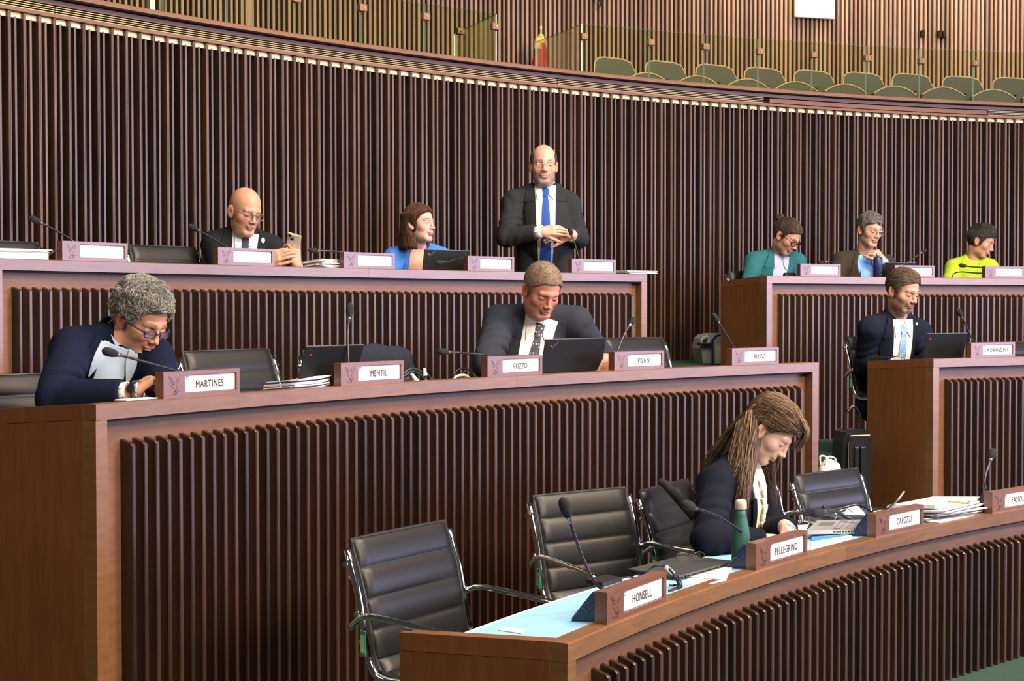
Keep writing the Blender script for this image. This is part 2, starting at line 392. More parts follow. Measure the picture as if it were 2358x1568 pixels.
# glass balustrade panels
GLASS = glass('balustrade_glass', (.90, .93, .78), -.7); GEDGE = plain('glass_edge', (.42, .62, .52), .15, spec=.8); CLIP = plain('bronze_clip', (.20, .11, .06), .5, .5)
RG = 14.98
def clip(par, q, a):
    M = Matrix.Translation(Vector(q)) @ Matrix.Rotation(-a, 4, 'Z')
    G().bbox(-.034, .034, -.022, .022, -.028, .028, .004, M=M).obj('clip', CLIP, par, True)
    G().lathe([(.008, 0), (.008, .006)], 10, M=M @ Matrix.Translation((0, -.022, 0)) @ Matrix.Rotation(math.pi/2, 4, 'X')).obj('clip_bolt', BRASS, par, True)
def pane(par, ua, va, ub, vb, ra=RG, rb=RG):
    pa, pb = at(ua, va, ra), at(ub, vb, rb); d = pb-pa; d[2] = 0; n = np.array([-d[1], d[0], 0]); n /= np.linalg.norm(n); n *= .006
    zb = ZG
    qa, qb = pa.copy(), pb.copy(); qa[2] = qb[2] = zb; e_ = d/np.linalg.norm(d)*.004
    V = [qa-n+e_, qa+n+e_, qb+n-e_, qb-n-e_, pa-n+e_, pa+n+e_, pb+n-e_, pb-n-e_]
    o = G().add(V, [(0, 3, 7, 4), (1, 5, 6, 2)]).obj('pane', GLASS, par, True)
    G().add(V, [(4, 7, 6, 5), (0, 4, 5, 1), (3, 2, 6, 7)]).obj('pane_edge', GEDGE, o, True)
bl = empty('glass_balustrade', at(830, 150, RG), 0, 'glass balustrade left of the gallery gap, above the curved wall', 'balustrade')
vl = lambda u: 32+(u-1143)*.139
us = [230, 375, 523, 680, 832.6, 978.5, 1143]
for i in range(6):
    pane(bl, us[i], vl(us[i]), us[i+1], vl(us[i+1]))
for u in us[1:]: q = at(u+(2 if u < 1140 else -3), vl(u)+29, RG-.01); clip(bl, q, ang(q))
pane(bl, 1047, 78, 1143, 32, RG+.95, RG)
q = at(1060, 72, RG+.8); clip(bl, q, ang(q))
br = empty('glass_balustrade', at(1800, 190, RG), 0, 'glass balustrade right of the gallery gap, before the gallery seats', 'balustrade')
us = [1341, 1495, 1621, 1746, 1870, 1994, 2118, 2241, 2366]; vr = [55, 69, 79, 90, 98, 106, 112.5, 117.5, 122]
for i in range(8): pane(br, us[i], vr[i], us[i+1], vr[i+1])
for u, v in zip(us[:8], vr[:8]): q = at(u+4, v+29, RG-.01); clip(br, q, ang(q))
pane(br, 1234, 97, 1341, 55, RG+.95, RG)
# gallery seats
SEAT_F = plain('olive_seat_shell', (.060, .060, .044), .6, var=.1); SEAT_E = plain('seat_edge', (.42, .34, .21), .5)
RGS = 16.6
def gallery_seat(k, u, v, label):
    q = at(u, v, RGS); a = ang(q); z = q[2]
    sc = np.linalg.norm(at(u+50, v, RGS)-at(u-50, v, RGS))
    e = empty('gallery_seat', pol(RGS, a, ZG), -a, label, 'seat', 'seats in the front row of the gallery')
    h = z-ZG
    W = sc*.48
    back = [(-W, h-.62), (W*.95, h-.62), (W*1.03, h-.28), (W*.93, h-.12), (W*.70, h-.03), (W*.35, h-.006), (-W*.55, h), (-W*.82, h-.012), (-W*.97, h-.05), (-W*1.0, h-.12)]
    G().prism([(x*.985, z_-.006) for x, z_ in back], -.02, .012).obj('backrest', SEAT_F, e)
    pts = [(x, -.006, z_) for x, z_ in back[2:]]+[(-W, -.006, h-.4)]
    G().tube(pts, .0105, 6).obj('edge_band', SEAT_E, e)
    s = [(-W*.95+W*2*t, -.42, h-.20-.085*(2*t-1)**2*1.0) for t in np.linspace(0, 1, 11)]
    poly = [(x+W*.38, z_) for x, y_, z_ in s]; poly = [(poly[0][0], h-.62)]+poly+[(poly[-1][0], h-.62)]
    o = G().prism(poly, -.44, -.39).obj('seat_pan', SEAT_F, e)
    G().tube([(x, -.445, z_) for x, z_ in poly[1:-1]], .0075, 6).obj('seat_edge', SEAT_E, o)
    o = G().bbox(-W*.62, -W*.40, -.25, -.02, h-.235, h-.215, .005).obj('arm_pad', BLACK, e)
    G().tube([(-W*.5, -.1, h-.62), (-W*.5, -.1, h-.22)], .008, 6).obj('arm_post', GREY_MET, o)
seats = [(1417, 135), (1534, 143), (1650, 151), (1762, 158), (1876, 164), (1990, 169), (2102, 172), (2218, 178), (2334, 181)]
ords = ['leftmost gallery seat, nearest the red flag', 'second gallery seat from the left end of the row', 'third gallery seat from the left end of the row', 'fourth gallery seat from the left, left of the board above', 'fifth gallery seat from the left, below the cream board', 'sixth gallery seat from the left, right of the cream board', 'seventh gallery seat from the left, third from the right edge', 'eighth gallery seat, second from the right edge of the photo', 'gallery seat cut by the right edge of the photo']
for k, (u, v) in enumerate(seats): gallery_seat(k, u, v, 'olive '+ords[k])
# furled red flag with gold fringe
q = at(1246, 100, 18.3); a = ang(q); f = empty('flag', pol(18.3, a, ZG), -a, 'furled red flag with gold trim behind the gallery glass', 'flag')
h = q[2]-ZG; RED = plain('red_cloth', (.36, .012, .014), .8, var=.3, bscale=25); GOLD = plain('gold_cloth', (.72, .50, .13), .6)
V = []; n = 20
prof = [(.15, h-.75), (.115, h-.45), (.09, h-.25), (.062, h-.06), (.045, h+.0)]
for r, z in prof:
    for k in range(n):
        t = 2*math.pi*k/n; rr = r*(1+.18*math.cos(5*t+z*6)); V.append((rr*math.cos(t)-.10*(h-z)*.35, rr*.6*math.sin(t), z))
F = [(i*n+k, i*n+(k+1) % n, (i+1)*n+(k+1) % n, (i+1)*n+k) for i in range(4) for k in range(n)]
put('cloth', mesh('cloth', V, F, RED, True), f)
G().lathe([(.047, h-.0), (.040, h+.05), (.028, h+.10)], 14).obj('gold_fringe', GOLD, f, smooth=True)
G().lathe([(.045, h-.07), (.032, h+.02), (.02, h+.06)], 12, M=Matrix.Translation((-.055, -.02, 0))).obj('gold_fringe', GOLD, f, smooth=True)
G().tube([(0, 0, 0), (0, 0, h+.15)], .012, 8).obj('pole', BRASS, f)
G().lathe([(.004, h+.14), (.018, h+.165), (.004, h+.21)], 10).obj('finial', GOLD, f, smooth=True)

# ------------------------------------------------------------------ benches
TL = .0559
def bench(name, R, L, Ff, a0, a1, label, seams=(), left_end=True, right_end=True, first=.15, depth=.50, worktop=WOOD_DESK, td=.40, plinth=None, n_slat=None, slat_max=None):
    """curved bench: front ledge, recessed fascia with upright slats, end panels, worktop; Ff = floor in front"""
    am = .5*(a0+a1); e = empty(name, pol(R+.25, am, Ff), -am, label, 'desk')
    b = .0035; bounds = [a0]+list(seams)+[a1]; zs = Ff if plinth is None else plinth
    for s0, s1 in zip(bounds[:-1], bounds[1:]):
        eps = .0006/R
        n = max(4, int((s1-s0)*R/.12))
        prof = [(R+b, L), (R, L-b), (R, L-TL), (R+.062, L-TL), (R+.062, L)]
        G().sweep(prof, s0+eps, s1-eps, n).obj('ledge', WOOD_DESK, e, True)
    n = max(6, int((a1-a0)*R/.12))
    G().sweep([(R+.062, L-TL), (R+.062, zs), (R+.085, zs), (R+.085, L-TL)], a0, a1, n).obj('fascia', WOOD_FASCIA, e, True)
    G().sweep([(R+.012, L-TL-.009), (R+.062, L-TL-.009), (R+.062, L-TL), (R+.012, L-TL)], a0+.052/R*left_end, a1-.052/R*right_end, n).obj('shade_strip', DARK, e, True)  # solid near-black strip standing in for shade under the ledge
    sw = .052/R
    for side, has in ((0, left_end), (1, right_end)):
        if not has: continue
        s0, s1 = (a0, a0+sw) if side == 0 else (a1-sw, a1)
        G().sweep([(R+.001, zs), (R+.062, zs), (R+.062, L-TL-.0012), (R+.001, L-TL-.0012)], s0, s1, 2).obj('stile', WOOD_DESK, e, True)
        t = .022/R; q0, q1 = (a0-.0005/R, a0+t) if side == 0 else (a1-t, a1+.0005/R)
        pr = [(R+.062, zs), (R+depth, zs), (R+depth, L-.033), (R+.10, L-.0), (R+.062, L)]
        G().sweep([(R+.062, zs), (R+depth, zs), (R+depth, L-.033-TL), (R+.062, L-TL)], q0, q1, 2).obj('end_panel', WOOD_PANEL, e, True)
        G().sweep([(R+.062, L-TL+.0016), (R+depth, L-.033-TL+.0016), (R+depth, L-.033), (R+.062, L)], q0, q1, 2).obj('end_rail', WOOD_PANEL, e, True)
        t2 = .05/R; q0, q1 = (a0+t, a0+t2) if side == 0 else (a1-t2, a1-t)
        G().sweep([(R+.062, L-TL), (R+depth-.02, L-.033-TL), (R+depth-.02, L-.033), (R+.062, L)], q0, q1, 2).obj('inner_rail', WOOD_DESK, e, True)
    # worktop sloping gently down towards the sitters
    i0 = a0+(.05/R if left_end else 0); i1 = a1-(.05/R if right_end else 0)
    zt0, zt1 = L-.004, L-.036
    G().sweep([(R+.062, zt0-.022), (R+td, zt1-.02), (R+td, zt1), (R+.062, zt0)], i0, i1, n).obj('worktop', worktop, e, True)
    G().sweep([(R+td, zt1-.02), (R+td+.008, zt1-.02), (R+td+.008, zt1+.001), (R+td, zt1+.001)], i0, i1, n).obj('worktop_edge', EDGE_WHITE if worktop is BLUE_TOP else WOOD_DESK, e, True)
    # slats
    zt = L-.151; P = .0580
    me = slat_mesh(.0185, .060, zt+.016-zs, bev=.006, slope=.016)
    s = a0+first/R if left_end else a0+.02/R
    while s*R < a1*R-(.085 if right_end else 0):
        put('slat', me, e, True, pol(R+.003, s, zs), (0, 0, -s)); s += P/R
    return e
aL2 = ang(at(220.5, 930.2, R2)); aR2 = ang(at(1885.5, 833.3, R2))
aL2b = ang(at(2149.5, 825, R2)); aR3 = ang(at(1490.5, 628.2, R3)); aL3b = ang(at(1766, 634.4, R3)); aL1 = ang(at(1307, 1484.5, R1))
bench('curved_bench', R3, L3, F2, ang(at(0, 600, R3))-.003, aR3, 'long slatted bench in the back row, left of the aisle', [ang(at(849, 617, R3))], True, True, first=.155)
bench('curved_bench', R3, L3, F2, aL3b, aL3b+13.5*D2R, 'slatted bench in the back row, right of the aisle', [], True, False, first=.165, depth=.56)
bench('curved_bench', R2, L2, F1, aL2, aR2, 'long slatted bench in the middle row with six seats', [ang(at(1191, 868, R2))], True, True, first=.18)
bench('curved_bench', R2, L2, F1, aL2b, aL2b+8.5*D2R, 'slatted bench in the middle row, right of the aisle', [], True, False, first=.175, depth=.58)
bench('curved_bench', R1, L1, F1-.02, aL1, aL1+25.5*D2R, 'front row bench with a pale blue worktop', [ang(at(1948.5, 1254, R1))], True, False, first=.27, depth=.572, worktop=BLUE_TOP)

# ------------------------------------------------------------------ name blocks
def text_mesh(body, name, w, h, mat):
    cu = bpy.data.curves.new('t', 'FONT'); cu.body = body; cu.size = 1.0; cu.resolution_u = 3; cu.space_character = 1.14
    o = bpy.data.objects.new('t', cu); COL.objects.link(o)
    me = bpy.data.meshes.new_from_object(o); bpy.data.objects.remove(o); bpy.data.curves.remove(cu)
    n = len(me.vertices); co = np.zeros(n*3, dtype=np.float32); me.vertices.foreach_get('co', co); co = co.reshape(-1, 3)
    lo, hi = co.min(0), co.max(0); c = (co-lo)/(hi-lo+1e-9)
    out = np.stack([(c[:, 0]-.5)*w, np.zeros(n), (c[:, 1]-.5)*h], 1)
    me.vertices.foreach_set('co', out.astype(np.float32).ravel()); me.materials.clear(); me.materials.append(mat); me.name = name; me.update()
    return me
PWD, PH, PD = .396, .0965, .042
fr = G().box(0, PWD, .014, PD, 0, PH).box(0, PWD*.268, 0, .014, 0, PH).box(PWD*.268, PWD, 0, .014, PH*.845, PH).box(PWD*.268, PWD, 0, .014, 0, PH*.165).box(PWD*.956, PWD, 0, .014, PH*.165, PH*.845)
def frame_mesh():
    return mesh('frame', fr.V, fr.F, WOOD_PLATE)
M_FRAME = frame_mesh()
gl = G().bbox(PWD*.270, PWD*.954, .0075, .0138, PH*.168, PH*.842, .0015)
M_LABEL = mesh('label_card', gl.V, gl.F, LABEL)
gl = G().box(PWD*.298, PWD*.332, .0069, .0076, PH*.66, PH*.80); M_LOGO = mesh('logo', gl.V, gl.F, LOGO_BLUE)
gl = G().box(PWD*.305, PWD*.325, .0064, .0069, PH*.69, PH*.74).box(PWD*.311, PWD*.319, .0064, .0069, PH*.74, PH*.775); M_LOGO2 = mesh('logo_mark', gl.V, gl.F, LOGO_PALE)
CARVING_SHADE = wood('carving_shade', (.03, .011, .008), (.05, .019, .013), rnd=.1, coat=0)  # darker wood, the shade inside the carved lines put into colour
ge = G()
def st(pts, r=.0011): ge.tube([(PWD*.134+x*.001, -.0002, PH*.5+z*.001) for x, z in bez(pts, 8)], r, 5)
def bez2(pts): return [(float(p[0]), float(p[1])) for p in bez([(a, b, 0) for a, b in pts], 10)]
for pts in ([(-26, 32), (-14, 24), (-6, 12), (-3, 2)], [(-26, 32), (-25, 22), (-19, 19)], [(-19, 19), (-19, 11), (-13, 10)], [(-13, 10), (-13, 3), (-8, 3)], [(-19, 24), (-12, 14)], [(28, 36), (16, 28), (6, 14), (1, 3)], [(28, 36), (29, 24), (22, 21)], [(22, 21), (23, 12), (16, 10)], [(16, 10), (17, 1), (9, -3)], [(21, 27), (13, 15)], [(14, 20), (9, 8)],
            [(-3, 2), (-9, 4), (-13, 1), (-17, -4), (-11, -4), (-8, -7)], [(-8, -7), (-5, -14), (4, -18), (12, -16)], [(9, -3), (13, -9), (14, -13)], [(12, -16), (23, -23), (16, -27), (8, -22), (3, -19)], [(-1, -17), (-3, -24)], [(5, -19), (4, -24)], [(-11, -37), (-12, -28), (-5, -24), (4, -24), (11, -28), (10, -37)], [(-11, -37), (10, -37)], [(-4, -37), (-4, -28)], [(4, -37), (4, -28)]):
    ge.tube([(PWD*.134+x*.001, .0001, PH*.5+z*.001) for x, z in bez2(pts)], .0010, 5)
M_EMB = mesh('carved_emblem', ge.V, ge.F, CARVING_SHADE)
def name_block(R, L, a, text, wfrac, label, group):
    """block standing on the ledge; a = angle of its front left corner"""
    e = empty('name_block', pol(R+.012, a, L), -(a+.5*PWD/R), label, 'name plate', group)
    put('frame', M_FRAME, e); put('carved_emblem', M_EMB, e)
    c = put('label_card', M_LABEL, e)
    l = put('logo', M_LOGO if text else M_PALE, c)
    if text:
        put('logo_mark', M_LOGO2, c)
        tm = text_mesh(text, 'lettering', PWD*wfrac, PH*.28, INK); bm_ = [tuple(v.co) for v in tm.vertices]; fs_ = [tuple(p.vertices) for p in tm.polygons]; gb = G()
        for dx, dy, dz in ((-.0006, 0, 0), (.0006, -.0001, 0), (0, -.0002, .0004), (0, -.0003, -.0004)): gb.add([(x+dx, y+dy, z+dz) for x, y, z in bm_], fs_)
        put('lettering', mesh('lettering', gb.V, gb.F, INK), c, loc=(PWD*.61, .0070, PH*.475))
    return e
gl = G().box(PWD*.298, PWD*.332, .0069, .0076, PH*.66, PH*.80); M_PALE = mesh('logo', gl.V, gl.F, plain('logo_faint', (.62, .70, .78), .6))  # logo paled in colour to stand for strong light on it
G2 = 'wooden name blocks on the middle row benches'; G1 = 'wooden name blocks on the front row bench'; G3 = 'wooden name blocks on the back row benches'
for a, t, w, lb in ((-1.0236, 'MARTINES', .366, 'brown wooden name block before the grey curly haired man'), (-.9372, 'MENTIL', .262, 'wooden name block between the papers and the coil of cables, middle row'),
                    (-.8521, 'POZZO', .25, 'wooden name block before the grey-suited man with the polka-dot tie'), (-.7688, 'PISANI', .245, 'wooden name block right of the big open laptop, middle row'),
                    (-.6845, 'RUSSO', .25, 'wooden name block at the aisle end of the long middle bench'), (-.4996, 'MORANDINI', .46, 'wooden name block on the short middle bench right of the aisle')):
    name_block(R2, L2, a, t, w, lb, G2)
for a, t, w, lb in ((-1.0221, 'HONSELL', .325, 'wooden name block at the left end of the front bench, two tones of brown'), (-.9123, 'PELLEGRINO', .44, 'wooden name block in front of the green bottle, front bench'),
                    (-.8127, 'CAPOZZI', .31, 'wooden name block in front of the silver laptop, front bench'), (-.7103, 'FASIOLO', .34, 'wooden name block cut off by the right edge, front bench')):
    name_block(R1, L1, a, t, w, lb, G1)
for a, lb in ((-.9381, 'washed-out white name block leftmost on the back bench'), (-.8633, 'washed-out white name block before the bald man with the phone'), (-.7943, 'washed-out white name block left of the woman in blue'),
              (-.7192, 'washed-out white name block right of the open laptop in the back row'), (-.6507, 'washed-out white name block right of the standing man'), (-.4878, 'washed-out white name block between the teal and the brown jacket'),
              (-.4172, 'washed-out white name block behind the bearded man, right of the navy bottle'), (-.3489, 'washed-out white name block before the woman in lime green, right edge')):
    name_block(R3, L3, a, None, 0, lb, G3)

# ------------------------------------------------------------------ gooseneck microphones
def mic(R, L, path, label, hl=.062, hr=.0165, base=True):
    """path: (u, v, distance behind the ledge) from the foot to the tip of the head"""
    P = [at(u, v, R+d) for u, v, d in path]
    b0 = P[0].copy(); zb = L-.004-.032*(rad(b0)-R-.062)/.34+.001
    foot = np.array([b0[0], b0[1], zb]); e = empty('microphone', foot, 0, label, 'microphone', 'gooseneck microphones on the benches')
    d = P[-1]-P[-2]; d /= np.linalg.norm(d); tip = P[-1]; neck = tip-d*hl
    pts = [foot+np.array([0, 0, .014])]+P[:-1]+[neck]
    if np.linalg.norm(pts[1]-pts[0]) < .02: pts.pop(0)
    cur = bez(pts, 26)
    G().tube(cur, [.0062]*4+[.0052]*23, 8).obj('gooseneck', plain_goose, e, True, True)
    q = Vector(d).to_track_quat('Z', 'Y').to_matrix().to_4x4(); M = Matrix.Translation(Vector(neck)) @ q
    G().lathe([(.0055, -.020), (.0085, -.004), (hr*.62, .002), (hr*.62, .006)], 12, M=M).obj('collar', GREY_MET, e, True, True)
    n = 9; pr = [(hr*.62, .002)]+[(hr*(.62+.38*math.sin(min(1, t*2.2)*math.pi/2))*(1 if t < .62 else math.sqrt(max(.02, 1-((t-.62)/.385)**2))), .002+t*(hl-.0)) for t in np.linspace(.06, 1, n)]
    G().lathe(pr, 14, M=M).obj('foam_head', BLACK_MAT, e, True, True)
    if base: G().lathe([(.034, .003), (.034, .008), (.026, .014), (.010, .017)], 16, M=Matrix.Translation(Vector(foot))).obj('base', BLACK, e, True, True)
plain_goose = plain('gooseneck_black', (.045, .045, .05), .28, .6)
mic(R3, L3, [(170, 562, .10), (160, 548, .11), (110, 520, .13), (68, 499, .15)], 'microphone leaning left above the leftmost back row name block')
mic(R3, L3, [(535, 580, .10), (510, 560, .11), (470, 537, .13), (434, 518, .15)], 'microphone leaning left in front of the bald man')
mic(R3, L3, [(815, 588, .10), (790, 580, .11), (750, 577, .13), (711, 576, .15)], 'microphone lying level above the loose papers, back row')
mic(R3, L3, [(1090, 596, .10), (1068, 594, .10), (1030, 602, .10), (1002, 605, .10)], 'microphone in front of the open laptop in the back row')
mic(R3, L3, [(1337, 605, .10), (1332, 590, .11), (1322, 556, .13), (1311, 524, .16)], 'microphone tilted up to the standing man\'s hands')
mic(R3, L3, [(1930, 616, .10), (1918, 606, .11), (1905, 603, .12), (1885, 607, .14)], 'microphone nearly hidden above the name block of the brown jacket man')
mic(R3, L3, [(2076, 612, .10), (2085, 607, .11), (2108, 592, .12), (2132, 576, .14)], 'microphone leaning right by the navy bottle, back row')
mic(R3, L3, [(2285, 622, .10), (2262, 617, .11), (2235, 615, .12), (2208, 611, .14)], 'microphone lying level before the lime green jacket')
mic(R2, L2, [(420, 862, .10), (395, 850, .11), (310, 826, .13), (236, 806, .16)], 'microphone pointing left before the grey curly haired man')
mic(R2, L2, [(803, 850, .10), (802, 830, .11), (801, 770, .13), (806, 698, .15)], 'upright microphone behind the middle row laptop with a red light', hl=.066)
mic(R2, L2, [(1150, 830, .10), (1122, 818, .11), (1060, 812, .13), (1008, 809, .15)], 'microphone lying level left of the grey-suited man')
mic(R2, L2, [(1418, 825, .10), (1425, 800, .11), (1440, 765, .12), (1461, 732, .14)], 'microphone leaning right over the empty chair beside the big laptop')
mic(R2, L2, [(1700, 815, .10), (1690, 800, .11), (1668, 764, .13), (1641, 722, .15)], 'microphone leaning left before the back row end panel')
mic(R2, L2, [(2246, 795, .10), (2238, 780, .11), (2222, 745, .13), (2205, 711, .15)], 'microphone leaning left beside the bearded man\'s laptop')
mic(R1, L1, [(1400, 1362, .16), (1372, 1345, .17), (1340, 1280, .20), (1294, 1146, .24)], 'tall microphone in front of the second empty chair', hl=.068, hr=.0185)
mic(R1, L1, [(1745, 1258, .13), (1722, 1236, .14), (1655, 1190, .16), (1573, 1160, .18)], 'microphone reaching left from the green bottle', hl=.068, hr=.0185)
mic(R1, L1, [(2022, 1192, .12), (2005, 1178, .13), (1975, 1163, .15), (1940, 1170, .18), (1870, 1184, .22)], 'microphone lying over the silver laptop', hl=.066, hr=.018)
mic(R1, L1, [(2285, 1145, .12), (2272, 1132, .13), (2267, 1105, .14), (2288, 1034, .16)], 'microphone curving upright at the right edge, front bench', hl=.062, hr=.0185)

# ------------------------------------------------------------------ office chairs
def chair_proto():
    e = empty('office_chair', (0, 0, 0))
    prof = bez([(0, -.26, .425), (0, -.20, .452), (0, 0, .438), (0, .15, .432), (0, .205, .475), (0, .232, .58), (0, .262, .72), (0, .318, .88)], 90)
    prof = np.array(prof)[:, 1:]; seg = np.r_[0, np.cumsum(np.linalg.norm(np.diff(prof, axis=0), axis=1))]; T = seg[-1]
    W = .243
    seams = [T]; 
    for d in (.105, .105, .105, .10, .062, .055, .055, .055, .055, .055, .055, .055, .055, .06): seams.append(seams[-1]-d)
    seams = np.array([s for s in seams if s > .03]+[0.0])
    def slab(s0, s1, name):
        S = []
        for a, b in zip(seams[1:], seams[:-1]):
            if b <= s0+1e-6 or a >= s1-1e-6: continue
            lo, hi = max(a, s0), min(b, s1)
            S += [(lo+(hi-lo)*t, math.sin(math.pi*t)**.55 if 0 < t < 1 else 0.0) for t in (0, .06, .2, .4, .6, .8, .94)]
        S.append((s1, 0.0)); S.sort()
        X = [-1, -.975, -.93, -.8, -.5, 0, .5, .8, .93, .975, 1]; V = []; n = len(X)
        def frame(s):
            y = np.interp(s, seg, prof[:, 0]); z = np.interp(s, seg, prof[:, 1])
            y2 = np.interp(min(s+.004, T), seg, prof[:, 0])-np.interp(max(s-.004, 0), seg, prof[:, 0]); z2 = np.interp(min(s+.004, T), seg, prof[:, 1])-np.interp(max(s-.004, 0), seg, prof[:, 1])
            l = math.hypot(y2, z2); return y, z, -z2/l, y2/l      # normal towards the sitter
        for s, bul in S:
            y, z, ny, nz = frame(s)
            for x in X:
                ed = 1-max(0, (abs(x)-.9)/.1)**2
                o = .012+bul*.009*ed-(1-ed)*.010
                V.append((x*W, y+ny*o, z+nz*o))
        m = len(S)
        for s, bul in S:
            y, z, ny, nz = frame(s)
            for x in X: V.append((x*W, y-ny*.010, z-nz*.010))
        F = [(i*n+k, i*n+k+1, (i+1)*n+k+1, (i+1)*n+k) for i in range(m-1) for k in range(n-1)]
        o_ = m*n
        F += [(o_+i*n+k, o_+(i+1)*n+k, o_+(i+1)*n+k+1, o_+i*n+k+1) for i in range(m-1) for k in range(n-1)]
        for i in range(m-1):
            F.append((i*n, (i+1)*n, o_+(i+1)*n, o_+i*n)); F.append((i*n+n-1, o_+i*n+n-1, o_+(i+1)*n+n-1, (i+1)*n+n-1))
        for k in range(n-1):
            F.append((k, o_+k, o_+k+1, k+1)); F.append(((m-1)*n+k, (m-1)*n+k+1, o_+(m-1)*n+k+1, o_+(m-1)*n+k))
        return put(name, mesh(name, V, F, LEATHER, True), e)
    sb = seams[np.argmin(abs(seams-.50))]
    back = slab(sb, T, 'backrest'); slab(0, sb, 'seat')
    pts = [(-W, prof[i, 0], prof[i, 1]) for i in range(45, 91, 3)]+[(-W*.5, prof[-1, 0], prof[-1, 1]+.002), (W*.5, prof[-1, 0], prof[-1, 1]+.002)]+[(W, prof[i, 0], prof[i, 1]) for i in range(90, 44, -3)]
    G().tube(pts, .0075, 6).obj('piping', PIPING, back)
    for sx in (-1, 1):
        rail = [(sx*(W+.020), prof[i, 0]+.006, prof[i, 1]-.004) for i in range(4, 89, 4)]
        r = G().tube(rail, .0125, 8).obj('side_rail', CHROME, e, smooth=True)
        for i in (84, 70, 56): G().tube([(sx*(W-.01), prof[i, 0]+.02, prof[i, 1]), (sx*(W+.045), prof[i, 0]+.012, prof[i, 1])], .008, 8).obj('rail_bolt', CHROME, r)
        arm = bez([(sx*(W+.035), .285, .590), (sx*(W+.042), .235, .628), (sx*(W+.045), .17, .642), (sx*(W+.045), 0, .632), (sx*(W+.045), -.12, .622), (sx*(W+.045), -.165, .595), (sx*(W+.04), -.15, .52), (sx*(W+.028), -.11, .445)], 30)
        G().tube(arm, .0115, 8).obj('armrest', CHROME, e, smooth=True)
    for i in (80, 60): G().tube([(-W-.02, prof[i, 0]+.03, prof[i, 1]), (0, prof[i, 0]+.045, prof[i, 1]), (W+.02, prof[i, 0]+.03, prof[i, 1])], .009, 6).obj('back_brace', CHROME, e, smooth=True)
    G().lathe([(.075, .405), (.075, .425)], 16).obj('seat_plate', BLACK, e)
    G().lathe([(.022, .09), (.022, .41)], 12).obj('gas_column', CHROME, e, smooth=True)
    for k in range(5):
        q = 2*math.pi*k/5+.3; c, s = math.cos(q), math.sin(q)
        l = G().tube([(0, 0, .10), (.29*c, .29*s, .065)], [.022, .013], 8).obj('base_leg', CHROME, e, smooth=True)
        M = Matrix.Translation((.29*c, .29*s, .0285)) @ Matrix.Rotation(q, 4, 'Z') @ Matrix.Rotation(math.pi/2, 4, 'X')
        G().lathe([(.022, -.016), (.028, -.008), (.028, .008), (.022, .016)], 12, M=M).obj('caster', BLACK, l)
    return e
CH = chair_proto(); first_chair = True
ZTOP = .885; YTOP = .318
def chair(F, tl, tr, label, sticker=False, tilt=0.0):
    """tl, tr = world points of the backrest's top corners"""
    global first_chair
    if first_chair: o = CH; first_chair = False
    else: o = copy_tree(CH)
    m = .5*(tl+tr); d = tr-tl; rz = math.atan2(d[1], d[0])
    o.location = (m[0]+math.sin(rz)*YTOP, m[1]-math.cos(rz)*YTOP, F); o.rotation_euler = (0, 0, rz)
    w = math.hypot(d[0], d[1])/.486; o.scale = (min(1.08, max(.92, w)), 1, (m[2]-F)/ZTOP)
    o['label'] = label; o['category'] = 'chair'; o['group'] = 'black leather office chairs with chrome arms'
    if sticker:
        W = .243
        s = G().box(-W-.036, -W-.033, .218, .242, .50, .585).obj('inspection_sticker', plain('green_sticker', (.02, .33, .12), .5), o)
        G().box(-W-.0375, -W-.036, .222, .238, .515, .57).obj('sticker_print', plain('sticker_pale', (.30, .62, .38), .5), s)
    return o
Z1 = .885
chair(F1, atz(806, 1240, .87), atz(1022, 1197, .87), 'black ribbed office chair standing nearest the camera, left of the front bench', True)
chair(F1, atz(1226, 1141, .86), atz(1437, 1121, .86), 'black ribbed office chair behind the tall microphone', True)
chair(F1, atz(1471, 1131, .83), atz(1584, 1102, .83), 'black ribbed office chair turned sideways, left of the long haired woman')
chair(F1, atz(1827, 1095, .80), atz(1973, 1078, .80), 'black ribbed office chair right of the long haired woman')
a = ang(at(1730, 1200, R1+.95)); chair(F1, pol(R1+1.05, a-.026, .88), pol(R1+1.05, a+.026, .88), 'black office chair on which the long haired woman sits')
_r = at(104, 858, R2+1.05); _a = ang(_r); chair(F2, pol(rad(_r)+.05, _a-.0415, _r[2]), _r, 'black office chair of the grey curly haired man, at the left edge')
chair(F2, at(414, 808, R2+.85), at(622, 803, R2+.85), 'black ribbed office chair standing empty right of the curly haired man')
chair(F2, at(690, 806, R2+.85), at(880, 801, R2+.85), 'black office chair with a dark jacket over its back')
chair(F2, at(1092, 792, R2+.80), at(1270, 790, R2+.80), 'black office chair of the grey-suited man with the polka-dot tie')
chair(F2, at(1388, 779, R2+.80), at(1524, 777, R2+.80), 'black office chair standing empty right of the big laptop')
_l = at(1950, 776, R2+1.0); _a = ang(_l); chair(F2, _l, pol(rad(_l), _a+.0405, _l[2]), 'black office chair of the bearded man right of the aisle')
_l = at(2254, 789, R2+.80); chair(F2, _l, pol(rad(_l)-.03, ang(_l)+.0415, _l[2]), 'black office chair behind the name block right of the aisle, middle row')
chair(F3, at(-90, 553, R3+.85), at(86, 555, R3+.85), 'black office chair behind the stack of books at the left edge')
chair(F3, at(297, 562, R3+.80), at(449, 570, R3+.80), 'black office chair standing empty left of the bald man')
chair(F3, at(520, 592, R3+.85), at(650, 595, R3+.85), 'black office chair of the bald man with the phone')
chair(F3, at(905, 606, R3+.80), at(1030, 608, R3+.80), 'black office chair of the woman in the blue blazer')
chair(F3, at(1673, 624, R3+.78), at(1800, 627, R3+.78), 'black office chair of the man in the teal jacket')
chair(F3, at(1925, 632, R3+.80), at(2045, 633, R3+.80), 'black office chair of the man in the brown jacket')
chair(F3, at(2185, 632, R3+.80), at(2300, 634, R3+.80), 'black office chair of the woman in lime green')

